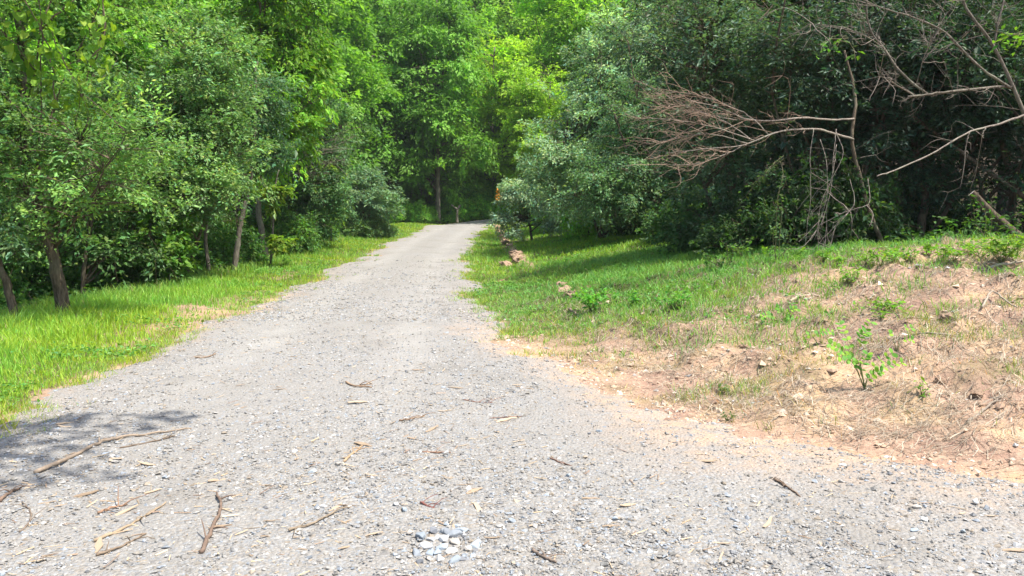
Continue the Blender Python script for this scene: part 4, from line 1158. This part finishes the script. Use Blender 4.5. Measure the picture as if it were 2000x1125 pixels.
g = Geo()
n = 78000
y = 4.4 * (14 / 4.4) ** rng.random(n)
x = XR(y) + .1 + rng.random(n) ** .9 * 9
k = in_view(x, y) & (rng.random(n) < np.clip(3.4 * fbm(x, y, 1.1, 3, 101) - 1.1 + .35 * sstep(5, 6.5, y), .06, 1) * sstep(-.1, .9, x - XR(y) + .2 * rng.normal(0, 1, n)))
x, y = x[k], y[k]; n = len(x)
a = rng.normal(0.2, .9, n); L = rng.uniform(.04, .22, n); w = rng.uniform(.002, .006, n)
z = height(x, y) + rng.uniform(.004, .02, n)
d = np.stack([np.cos(a), np.sin(a), rng.normal(0, .10, n)], -1)
sd = np.stack([-np.sin(a), np.cos(a), np.zeros(n)], -1)
b = np.stack([x, y, z], -1)
e = b + d * L[:, None]; e[:, 2] = height(e[:, 0], e[:, 1]) + rng.uniform(.004, .045, n)
mid = (b + e) / 2 + rng.normal(0, .02, (n, 3)) * (L / .2)[:, None]; mid[:, 2] = np.maximum(mid[:, 2], height(mid[:, 0], mid[:, 1]) + .004)
ww = sd * w[:, None]
V = np.stack([b - ww / 2, b + ww / 2, mid + ww / 2, mid - ww / 2, e + ww / 3, e - ww / 3], 1).reshape(-1, 3)
i = np.arange(n)[:, None] * 6
cst = np.array([(.33, .27, .205), (.25, .20, .15), (.43, .365, .285), (.17, .13, .10)])[rng.integers(0, 4, n)] * np.exp(rng.normal(0, .15, n))[:, None]
g.add(V, [i + np.array([[0, 1, 2, 3]]), i + np.array([[3, 2, 4, 5]])], np.repeat(cst, 6, axis=0))
obj('straw', g.mesh('straw', M['straw']), label='dry straw and dead stalks strewn on the clay bank', cat='straw', kind='stuff')

# small wood litter on the gravel
g = Geo()
n = 4200
y = 2.9 * (14 / 2.9) ** (rng.random(n) ** 1.1); x = rng.uniform(-.7, .7, n) * y
k = (road_sdf(x, y) > 0) & (rng.random(n) < np.clip(1.7 * fbm(x, y, .7, 3, 111) - .35, .04, 1) * np.where(x < 0, 1.0, .55))
x, y = x[k], y[k]; n = len(x)
a = rng.normal(.35, .95, n); L = .012 + .09 * rng.random(n) ** 2; w = rng.uniform(.0015, .005, n)
z = np.maximum(road_z(x, y), height(x, y)) + rng.uniform(.002, .008, n)
d = np.stack([np.cos(a), np.sin(a), rng.normal(0, .12, n)], -1) * L[:, None]; sd = np.stack([-np.sin(a), np.cos(a), rng.normal(0, .2, n)], -1) * w[:, None]
b = np.stack([x, y, z], -1)
upv = np.array([0, 0, .0015])
V = np.stack([b - sd, b + sd * .6, b + d + sd, b + d - sd * .5, b - sd * .8 + upv, b + sd * .4 + upv, b + d + sd * .8 + upv, b + d - sd * .4 + upv], 1).reshape(-1, 3)
i = np.arange(n)[:, None] * 8
cw = np.array([(.46, .35, .225), (.38, .28, .18), (.27, .19, .13), (.19, .13, .095)])[rng.choice(4, n, p=[.4, .28, .2, .12])] * np.exp(rng.normal(0, .12, n))[:, None]
g.add(V, [i + np.array([[4, 5, 6, 7]]), i + np.array([[0, 1, 5, 4]]), i + np.array([[1, 2, 6, 5]]), i + np.array([[2, 3, 7, 6]]), i + np.array([[3, 0, 4, 7]])], np.repeat(cw, 8, axis=0))
obj('wood_litter', g.mesh('wood_litter', M['piece']), label='shredded bark and wood litter scattered on the gravel', cat='litter', kind='stuff')

# undergrowth along and inside the wood
g = Geo()
n = 16000
y = 8.0 * (68 / 8.0) ** (rng.random(n) ** .85)
x = rng.uniform(-.75, .75, n) * y
wz = zones(x, y)[2]
k = (wz > .25) & (road_sdf(x, y) < -.6) & (rng.random(n) < np.clip(2.0 * fbm(x, y, .6, 3, 121) - .45, .05, 1))
x, y = x[k], y[k]
for rep in range(9):
    m = len(x)
    q = np.stack([x, y, height(x, y)], -1)
    hh = rng.uniform(.05, .42, m) * (.6 + .8 * fbm(x, y, .9, 2, 131))
    q = q + np.stack([rng.normal(0, .12, m), rng.normal(0, .12, m), hh], -1)
    L = rng.uniform(.05, .10, m) * (1 + .03 * y)
    leaf_quads(g, q, rng.normal(0, 1, (m, 3)) * (1, 1, .4), np.array([0, 0, 1]) + rng.normal(0, .4, (m, 3)), L, L * .55, leaf_colours(m, (.065, .145, .028), .3))
obj('undergrowth', g.mesh('undergrowth', M['leaf']), label='low leafy undergrowth on the woodland floor', cat='undergrowth', kind='stuff')

# ------------------------------------------------------------------ weeds, saplings, clods, sticks, stones
def weed(name, label, px, py, h, w, stems, leaves, L, colr, group=None, wide=.5):
    b = G(px, py)
    r = thing(name, label, 'plant', b, 0, group)
    g, gl = Geo(), Geo()
    for _ in range(stems):
        a = rng.uniform(0, 6.28); rr = w * rng.uniform(.2, 1)
        e = np.array([math.cos(a) * rr, math.sin(a) * rr, h * rng.uniform(.55, 1.0)])
        c = tube(g, [(0, 0, -.01), e * .5 + (0, 0, h * .12), e], .004, .002, 4, 7, .002, (.13, .15, .06))
        k = leaves
        q = c[np.minimum(6, rng.integers(2, 8, k))] + rng.normal(0, .02, (k, 3))
        leaf_quads(gl, q, rng.normal(0, 1, (k, 3)) * (1, 1, .35) + (0, 0, .15), np.array([0, 0, 1]) + rng.normal(0, .4, (k, 3)), L * rng.uniform(.6, 1.2, k), L * wide, leaf_colours(k, colr, .15), .14)
    obj('stem', g.mesh('stem', M['twig'], True), r)
    obj('foliage', gl.mesh('foliage', M['leaf']), r, kind='stuff')
    return r
WG = (.17, .33, .045)
W1 = 'leafy weed on the crest of the clay bank below the dark thicket'
for px, py, h, w in [(1720, 520, .24, .26), (1745, 515, .2, .2), (1815, 505, .28, .14), (1895, 500, .2, .25), (1660, 555, .2, .2), (1690, 518, .18, .24), (1770, 512, .2, .22), (1840, 508, .2, .2), (1862, 512, .18, .26), (1915, 506, .24, .3), (1985, 500, .26, .3), (1935, 498, .24, .28), (1640, 520, .16, .2), (1610, 512, .16, .22), (1560, 508, .18, .25), (1500, 506, .2, .25), (1450, 500, .2, .25)]:
    weed('weed', W1, px, py, h, w, 7, 9, .075, WG, 'weeds on the crest of the clay bank')
weed('weed', 'broad bright leafy clump on the bank crest at the right edge', 1955, 515, .34, .42, 14, 14, .10, (.15, .27, .04))
weed('weed', 'low leafy clump on the clay bank in front of the bank crest, at right', 1725, 610, .12, .38, 9, 11, .07, WG)
weed('weed', 'small leafy weed right below the low clump on the clay', 1722, 628, .14, .10, 4, 8, .06, WG)
weed('dock_weed', 'dense dark green weed clump at the end of the ditch', 1155, 606, .30, .42, 24, 11, .085, (.14, .36, .06))
weed('dock_weed', 'small dark green weed clump just right of the dense one by the ditch', 1240, 602, .22, .2, 10, 10, .07, (.14, .34, .06))
weed('dock_weed', 'leafy weed clump among thin grass, third from the ditch', 1315, 606, .24, .28, 13, 10, .075, (.14, .34, .06))
weed('weed', 'low grey-green weed on bare pale clay near the gravel', 1412, 770, .06, .07, 6, 7, .04, (.12, .18, .06))
weed('weed', 'tiny dark weed on the clay at the edge of the gravel', 1420, 822, .05, .06, 6, 7, .03, (.10, .15, .05))
weed('weed', 'small weed with narrow leaves right of the locust sapling', 1800, 775, .12, .06, 3, 6, .05, WG)
weed('weed', 'sprawling leafy weed at the left grass edge under the small sapling', 560, 520, .22, .3, 8, 10, .08, WG)
weed('weed', 'yellow-green weed beside the left grass under the silvery bush', 690, 448, .3, .5, 12, 12, .11, (.17, .28, .035))
weed('dry_weed', 'dry reddish-brown seed stalks at the left edge of the wood', 290, 548, .5, .25, 16, 8, .06, (.26, .17, .09), None, .2)

def locust(name, label, px, py, fronds, size=1.0, label_parts=False):
    """upright stem with feathery leaves; each leaflet is a piece of its own"""
    b = G(px, py)
    r = thing(name, label, 'sapling', b)
    g = Geo()
    for (x0, z0, x1, z1, k) in fronds:
        a = np.array([x0, rng.normal(0, .02), z0]) * size; e = np.array([x1, rng.normal(-.03, .05), z1]) * size
        tube(g, [(0, 0, -.01), a * .5, a], .004, .003, 4, 5, .002, (.13, .17, .05))
        c = resample([a, (a + e) / 2 + (0, 0, .03 * size), e], k + 1)
        tube(g, c, .002, .001, 3, k + 1, 0, (.16, .22, .05))
        ax = nrm(e - a); side = nrm(np.cross(ax, [0, -.75, .65]))
        for i in range(1, k + 1):
            for sg in (-1, 1):
                o = obj('leaf', LOC[rng.integers(0, 3)], r, c[i])
                d = nrm(side * sg + ax * .35 + rng.normal(0, .12, 3))
                nn = nrm(np.array([0, -.55, .8]) + rng.normal(0, .25, 3)); xx = nrm(np.cross(d, nn)); zz = np.cross(xx, d)
                from mathutils import Matrix
                o.rotation_euler = Matrix((xx, d, zz)).transposed().to_euler()
                s = size * rng.uniform(.8, 1.15); o.scale = (s, s, s)
    obj('stem', g.mesh('stem', M['twig'], True), r)
    return r
def oval(L, W, colr):
    pr = [(0, 0), (.35, .15), (.5, .45), (.4, .78), (0, 1), (-.4, .78), (-.5, .45), (-.35, .15)]
    V = [(x * W, y * L, abs(x) * W * .2) for x, y in pr]
    g = Geo(); g.add(V, [np.array([(0, 1, 6, 7), (1, 2, 5, 6), (2, 3, 4, 5)])], colr)
    g.F[3].append(np.array([(3, 4, 4)])[:0].reshape(0, 3)) if False else None
    return g.mesh('leaflet', M['leaf'])
LOC = [oval(.05, .033, (.17, .37, .05)), oval(.054, .036, (.12, .31, .05)), oval(.047, .033, (.26, .45, .045))]
locust('locust_sapling', 'locust sapling with rows of oval leaflets growing from the bare clay', 1690, 762,
       [(-.05, .12, -.02, .32, 5), (-.1, .22, -.33, .40, 6), (-.08, .26, -.26, .30, 4), (-.14, .30, -.22, .56, 5), (-.06, .34, .02, .58, 5), (-.10, .40, -.04, .50, 3), (.0, .10, .28, .24, 6), (.02, .14, .14, .34, 4), (.0, .05, .08, .18, 4), (-.04, .16, -.16, .26, 3)])
locust('locust_sapling', 'small locust shoot with one arching leaf left of the upright sapling', 1600, 675, [(-.08, .10, .14, .15, 5), (-.08, .10, -.14, .06, 2)], .9)
locust('locust_sapling', 'low locust shoot with leaning leaves at the edge of the thin grass', 1530, 630, [(-.1, .06, -.28, .08, 5), (.02, .08, .14, .16, 4), (-.04, .09, -.10, .18, 4), (.0, .04, .12, .05, 3)], 1.0)
locust('locust_sapling', 'sparse dark locust shoot right of the upright sapling', 1752, 690, [(.02, .10, .12, .14, 3), (-.04, .14, -.1, .2, 2), (.03, .2, .12, .26, 2)], .9)

# clods of dug clay along the ditch
def clod_mesh(seed):
    r = np.random.default_rng(seed)
    nu, nv = 12, 7
    V = []; 
    for j in range(nv):
        th = math.pi * j / (nv - 1)
        for i in range(nu):
            ph = 2 * math.pi * i / nu
            d = np.array([math.sin(th) * math.cos(ph), math.sin(th) * math.sin(ph), math.cos(th)])
            rad = 1 + .22 * math.sin(3 * d[0] + seed) * math.cos(4 * d[1] + seed * 2) + .18 * math.sin(7 * d[2] + 5 * d[0] + seed) + r.normal(0, .09) * (0 < j < nv - 1)
            V.append(d * rad * (1, 1, .62))
    F = [(j * nu + i, j * nu + (i + 1) % nu, (j + 1) * nu + (i + 1) % nu, (j + 1) * nu + i) for j in range(nv - 1) for i in range(nu)]
    g = Geo(); g.add(V, np.array(F), (.40, .265, .18)); return g.mesh('clod', M['clod'])
def clod_mat():
    m, nt, out = new_mat('clay_clod')
    tc = N(nt, 'ShaderNodeTexCoord')
    nz = N(nt, 'ShaderNodeTexNoise'); nz.inputs['Scale'].default_value = 3.5; nz.inputs['Detail'].default_value = 6; nz.inputs['Roughness'].default_value = .7
    nt.links.new(tc.outputs['Object'], nz.inputs[0])
    p = N(nt, 'ShaderNodeBsdfPrincipled'); p.inputs['Roughness'].default_value = .95; p.inputs['Specular IOR Level'].default_value = .1
    nt.links.new(ramp(nt, nz.outputs[0], [(.3, (.22, .145, .10)), (.5, (.33, .225, .155)), (.7, (.42, .305, .22))]), p.inputs['Base Color'])
    bp = N(nt, 'ShaderNodeBump'); bp.inputs['Strength'].default_value = .6; bp.inputs['Distance'].default_value = .08
    nt.links.new(nz.outputs[0], bp.inputs['Height']); nt.links.new(bp.outputs[0], p.inputs['Normal'])
    nt.links.new(p.outputs[0], out.inputs[0]); return m
M['clod'] = clod_mat()
CL = [clod_mesh(s) for s in range(1, 7)]
def clod(px, py, r, label, group=None, sx=1.0, name='clay_clod'):
    q = G(px, py, r * .02)
    o = obj(name, CL[rng.integers(0, 6)], None, q, (rng.normal(0, .2), rng.normal(0, .2), rng.uniform(0, 6.28)), label, 'clod', group)
    o.scale = (r * sx, r, r * rng.uniform(.8, 1.1))
    return o
DL = 'lump of dug clay in the broken row along the ditch'
for i in range(84):
    u = rng.random()
    px = np.interp(u, [0, .35, .62, 1], [1012, 1000, 985, 968]) + rng.normal(0, 3)
    py = np.interp(u, [0, .35, .62, 1], [506, 490, 468, 440]) + rng.normal(0, 2.5)
    clod(px, py, rng.uniform(.05, .14), DL, 'clods along the ditch', rng.uniform(.8, 1.5))
clod(988, 520, .20, 'flat-topped clay lump nearest the gravel at the ditch', None, 1.4)
clod(1014, 509, .17, 'rounded clay lump at the near end of the ditch row')
for px, py, r in [(1096, 558, .13), (1106, 569, .14), (1120, 582, .12), (1100, 574, .12), (1112, 576, .10)]:
    clod(px, py, r, 'clay lump in the small heap by the dense dark weed', 'clods by the dark weed')
for i, (px, py, r, lab) in enumerate([(1850, 625, .08, 'dark-sided clod standing up on the clay bank at right'), (1835, 745, .04, 'pale rounded clod in the thin grass right of the sapling'), (1955, 740, .05, 'small pale clod near the right edge'), (1455, 680, .05, 'pale clod on the straw left of the sapling'), (1470, 775, .035, 'brown clod on the bare pale clay near the gravel'), (1910, 770, .045, 'broken brown clod in dry grass at the lower right of the bank')]):
    clod(px, py, r, lab, None, 1.2)

# sticks lying about
def stick(label, pts, r0, r1, colr=(.27, .20, .14), lift=.0, fork=None, name='stick'):
    w = [G(px, py, r0 + lift + (.012 if i % 2 else 0) * (r0 > .008)) for i, (px, py) in enumerate(pts)]
    for q in w:
        q[2] = max(q[2], float(road_z(np.array([q[0]]), np.array([q[1]]))[0]) + r0 if road_sdf(q[0], q[1]) > 0 else q[2])
    base = w[0]
    colr = np.asarray(colr) * .78
    g = Geo(); c = tube(g, [q - base for q in w], r0, r1, 6, 5 * len(w), r0 * .25, np.asarray(colr))
    for _ in range(3 if len(w) > 2 else 1):
        j = rng.integers(2, len(c) - 1); d = nrm(np.append(rng.normal(0, 1, 2), .25)) * rng.uniform(.04, .14)
        tube(g, [c[j], c[j] + d * .5 + (0, 0, .01), c[j] + d], r0 * .45, r0 * .2, 4, 4, .001, np.asarray(colr))
    if fork:
        f = [G(px, py, r0 + lift) - base for px, py in fork]
        tube(g, f, r0 * .6, r1, 5, 5 * len(f), r0 * .2, np.asarray(colr))
    return obj(name, g.mesh('stick', M['twig'], True), None, base, None, label, 'stick')
stick('long crooked dead branch on the gravel at the lower left, reaching into the shade', [(70, 945), (130, 918), (190, 886), (232, 874), (300, 862), (375, 852)], .014, .005, (.33, .255, .19), .006, [(150, 905), (200, 893), (232, 880)])
stick('thin dark stick parallel to the long crooked branch', [(235, 892), (290, 880), (345, 868)], .006, .004, (.19, .14, .10))
stick('dark knobbly stick standing out in front, pointing away from the viewer', [(394, 1102), (412, 1065), (428, 1030), (432, 1000), (424, 985)], .011, .006, (.20, .14, .105))
stick('long tan stick slanting up to the right at the lower left', [(185, 1080), (225, 1062), (270, 1040), (325, 1004)], .009, .004, (.36, .27, .18))
stick('short grey stick below the long tan one at the lower left', [(190, 1108), (235, 1088), (285, 1062)], .007, .004, (.24, .18, .13))
stick('curved thin twig near the left edge of the gravel', [(40, 1062), (58, 1045), (62, 1025), (45, 1005)], .006, .003, (.22, .17, .13))
stick('grey-brown stick left of the pile of loose stones', [(565, 1062), (610, 1042), (660, 1018), (685, 1008)], .007, .004, (.28, .22, .16))
stick('broken stick with a pale inner end in the middle of the track', [(676, 758), (692, 765), (726, 768)], .010, .006, (.34, .23, .15))
stick('dark bark strip with fine twigs in the middle of the track', [(780, 840), (800, 838), (830, 828)], .008, .003, (.28, .19, .13))
stick('tan stick slanting in the left middle of the track', [(672, 918), (688, 905), (706, 888)], .009, .006, (.42, .29, .18))
stick('reddish twig right of the middle of the track', [(905, 795), (930, 798), (962, 800)], .005, .003, (.26, .14, .10))
stick('thin reddish twig lying crosswise, just below the other reddish twig', [(955, 828), (990, 827), (1020, 826)], .004, .003, (.26, .15, .11))
stick('reddish-brown twig beyond the pile of loose stones', [(822, 1000), (836, 1006), (848, 1010)], .006, .004, (.24, .10, .08))
stick('brown twig left of the reddish forked twig in the near track', [(825, 897), (850, 898), (880, 900)], .006, .004, (.27, .16, .11))
stick('forked reddish twig on the right half of the near track', [(1075, 910), (1095, 918), (1118, 925)], .006, .003, (.25, .15, .11), .012, [(1095, 918), (1120, 915), (1140, 912)])
stick('dark stick at the bottom edge right of the pile of stones', [(1040, 1098), (1058, 1108), (1085, 1122)], .008, .006, (.25, .19, .15))
stick('dark brown stick on the gravel at lower right', [(1512, 954), (1535, 968), (1562, 985)], .008, .004, (.20, .14, .10))
stick('pale bowed stick lying on the thin grass of the bank', [(1545, 592), (1562, 583), (1602, 580)], .020, .012, (.50, .39, .30))
stick('brown stick in the yellow grass between track and ditch', [(972, 553), (984, 549), (998, 540)], .022, .012, (.30, .18, .11))
stick('short dark root end beside the dense dark weed', [(1112, 607), (1122, 615), (1131, 621)], .022, .012, (.26, .19, .14))
stick('bent grey stick standing in dry grass at the far right of the bank', [(1918, 612), (1937, 584), (1968, 604), (1985, 615)], .012, .006, (.38, .31, .24), .05)
stick('grey stick lying among straw right of the locust sapling', [(1780, 657), (1820, 655), (1880, 660)], .010, .006, (.34, .28, .22))
stick('dark grey stick near the right edge of the bank, lower down', [(1890, 830), (1925, 805), (1960, 775)], .012, .006, (.30, .25, .20))
stick('weathered grey stick on the crest of the clay bank at the right edge', [(1930, 527), (1960, 522), (1998, 515)], .022, .014, (.45, .38, .31))
stick('upright dead twig on the bank crest below the hanging twigs', [(1676, 528), (1673, 523)], .008, .005, (.34, .27, .2), .0)
stick('dark stick at the left edge of the gravel in the shade', [(0, 1000), (20, 985), (42, 972)], .010, .006, (.22, .15, .11))
stick('reddish bark strip near the lower left', [(192, 1026), (225, 1015), (250, 1005)], .008, .004, (.34, .21, .14))
stick('short brown stick on the far left part of the track', [(382, 708), (405, 706), (422, 702)], .009, .006, (.33, .24, .17))

# pale wood chips, told apart singly
def chip_mesh(seed):
    r = np.random.default_rng(seed)
    n = 5
    t = np.linspace(0, 1, n)
    w = .11 * np.sin(np.pi * (t * .8 + .12)) * r.uniform(.6, 1.4, n) + .02
    cy_ = np.cumsum(r.normal(0, .04, n)); zz = r.normal(0, .02, n) + .015
    top = np.stack([t - .5, cy_ + w, zz + .03], -1); bot = np.stack([t - .5, cy_ - w * r.uniform(.5, 1, n), zz + .025], -1)
    tl = top - (0, 0, .03); bl = bot - (0, 0, .03)
    V = np.vstack([top, bot, tl, bl])
    F = []
    for i in range(n - 1):
        F += [(i, n + i, n + i + 1, i + 1), (2 * n + i + 1, 3 * n + i + 1, 3 * n + i, 2 * n + i), (i + 1, 2 * n + i + 1, 2 * n + i, i), (n + i, 3 * n + i, 3 * n + i + 1, n + i + 1)]
    F += [(0, 2 * n, 3 * n, n), (n - 1, 2 * n - 1, 4 * n - 1, 3 * n - 1)]
    g = Geo(); g.add(V, np.array(F), (1, 1, 1)); return g.mesh('chip', M['piece'])
CH = [chip_mesh(s) for s in range(8)]
CHL = 'pale splinter of shredded wood lying on the gravel'
spots = [(430, 955), (415, 975), (190, 1090), (215, 1098), (710, 885), (725, 945), (930, 1015), (1040, 1048), (990, 835), (905, 885), (845, 855), (890, 770), (700, 800), (560, 680), (590, 675), (1010, 765), (1025, 770), (300, 980), (240, 1025), (160, 985), (120, 1010), (440, 1015), (1360, 1080), (1380, 1035), (1410, 1108), (1560, 1002), (1880, 1022), (1935, 1028), (1985, 1098), (1500, 1040)]
for i in range(105):
    if i < len(spots):
        px, py = spots[i]
    else:
        px, py = rng.uniform(20, 1500), 700 + 420 * rng.random() ** .8
    q = G(px, py)
    if road_sdf(q[0], q[1]) < .05:
        continue
    q[2] = max(q[2], float(road_z(np.array([q[0]]), np.array([q[1]]))[0])) + .003
    o = obj('wood_chip', CH[i % 8], None, q, (rng.normal(0, .12), rng.normal(0, .12), rng.normal(.3, .7)), CHL, 'wood chip', 'wood chips on the gravel')
    s = (.045 + .11 * rng.random() ** 1.5) * (1.15 if i < len(spots) else .8)
    o.scale = (s, s * rng.uniform(.45, 1.2), s)
    k = rng.random()
    o.color = (*(np.array([.44, .34, .24]) * (1 - .45 * k) * np.array([1, 1 - .06 * k, 1 - .1 * k])), 1)

# pile of larger stones at the bottom edge
def stone_mesh(seed):
    import bmesh
    r = np.random.default_rng(100 + seed)
    bm = bmesh.new()
    for v in nrm(r.normal(0, 1, (15, 3))) * (1, .8, .6) * r.uniform(.75, 1.1, (15, 1)):
        bm.verts.new(v)
    bmesh.ops.convex_hull(bm, input=bm.verts)
    for v in [v for v in bm.verts if not v.link_faces]:
        bm.verts.remove(v)
    bmesh.ops.bevel(bm, geom=list(bm.edges), offset=.05, segments=1, affect='EDGES')
    me = bpy.data.meshes.new('stone'); bm.to_mesh(me); bm.free()
    me.materials.append(M['piece'])
    at = me.color_attributes.new('Col', 'FLOAT_COLOR', 'POINT')
    at.data.foreach_set('color', np.ones(len(me.vertices) * 4, np.float32))
    return me
SM = [stone_mesh(s) for s in range(8)]
def stone(px, py, r, colr, label, group, lift=.3):
    q = G(px, py)
    q[2] = max(q[2], float(road_z(np.array([q[0]]), np.array([q[1]]))[0])) + r * lift
    o = obj('stone', SM[rng.integers(0, 8)], None, q, tuple(rng.uniform(-.5, .5, 2)) + (rng.uniform(0, 6.28),), label, 'stone', group)
    o.scale = (r, r, r * rng.uniform(.7, 1))
    o.color = (*colr, 1)
SCOL = [(.29, .33, .37), (.41, .41, .41), (.20, .215, .235), (.36, .325, .285), (.43, .42, .40), (.25, .28, .31), (.18, .185, .20), (.34, .38, .41)]
PL = 'chunk of crushed stone in the loose pile at the bottom edge'
for i, (px, py) in enumerate([(862, 1090), (835, 1088), (888, 1065), (915, 1095), (880, 1100), (822, 1070), (850, 1058), (872, 1045), (893, 1050), (905, 1070), (812, 1105), (838, 1112), (860, 1116), (885, 1118), (902, 1114), (930, 1090), (840, 1100), (867, 1075), (875, 1062), (890, 1080), (857, 1068), (900, 1058), (820, 1118), (925, 1108), (855, 1100), (842, 1072), (868, 1058), (882, 1073)]):
    stone(px, py, rng.uniform(.020, .042), np.array(SCOL[i % 8]) * rng.uniform(.85, 1.1), PL, 'stones of the pile', rng.uniform(.0, .35))
LL = 'single larger stone lying loose on the gravel'
for i, (px, py) in enumerate([(790, 1015), (775, 1002), (620, 1013), (800, 1064), (915, 972), (1000, 1040), (980, 1060), (1110, 945), (1170, 855), (1905, 1003), (1925, 1012), (1790, 1012), (1805, 1038), (1880, 1060), (1620, 888), (1470, 790), (1200, 1035), (1340, 1090), (1230, 1100), (660, 925), (870, 905), (1060, 1060), (1150, 860), (610, 940), (1785, 1060), (1985, 1085)]):
    stone(px, py, rng.uniform(.016, .030), np.array(SCOL[i % 8]) * rng.uniform(.85, 1.1), LL, 'loose larger stones')
# a tuft of withered orange leaves in the drooping branches
c = P(972, 385, 32)
r = thing('withered_leaves', 'small tuft of withered orange leaves in the drooping branches by the ditch', 'leaves', c)
g = Geo()
q = rng.normal(0, [.05, .05, .16], (26, 3))
leaf_quads(g, q, rng.normal(0, 1, (26, 3)) - (0, 0, .6), rng.normal(0, 1, (26, 3)), .12, .06, leaf_colours(26, (.55, .20, .02), .2))
obj('foliage', g.mesh('foliage', M['leaf']), r, kind='stuff')

# ------------------------------------------------------------------ thin summer haze between the viewer and the slope
hx0, hx1, hy0, hy1, hz0, hz1 = -430.0, 430.0, -75.0, 470.0, -4.0, 80.0
HV = [(x, y, z) for z in (hz0, hz1) for y in (hy0, hy1) for x in (hx0, hx1)]
HF = np.array([(0, 2, 3, 1), (4, 5, 7, 6), (0, 1, 5, 4), (2, 6, 7, 3), (0, 4, 6, 2), (1, 3, 7, 5)])
hm_, nt, out = new_mat('haze_air')
pv = N(nt, 'ShaderNodeVolumePrincipled')
pv.inputs['Color'].default_value = (0.86, 0.93, 1.0, 1)
pv.inputs['Density'].default_value = 0.0003
pv.inputs['Anisotropy'].default_value = 0.1
nt.links.new(pv.outputs[0], out.inputs['Volume'])
obj('haze', mesh_data('haze', HV, [HF], hm_), label='thin pale summer haze in the air', kind='stuff')
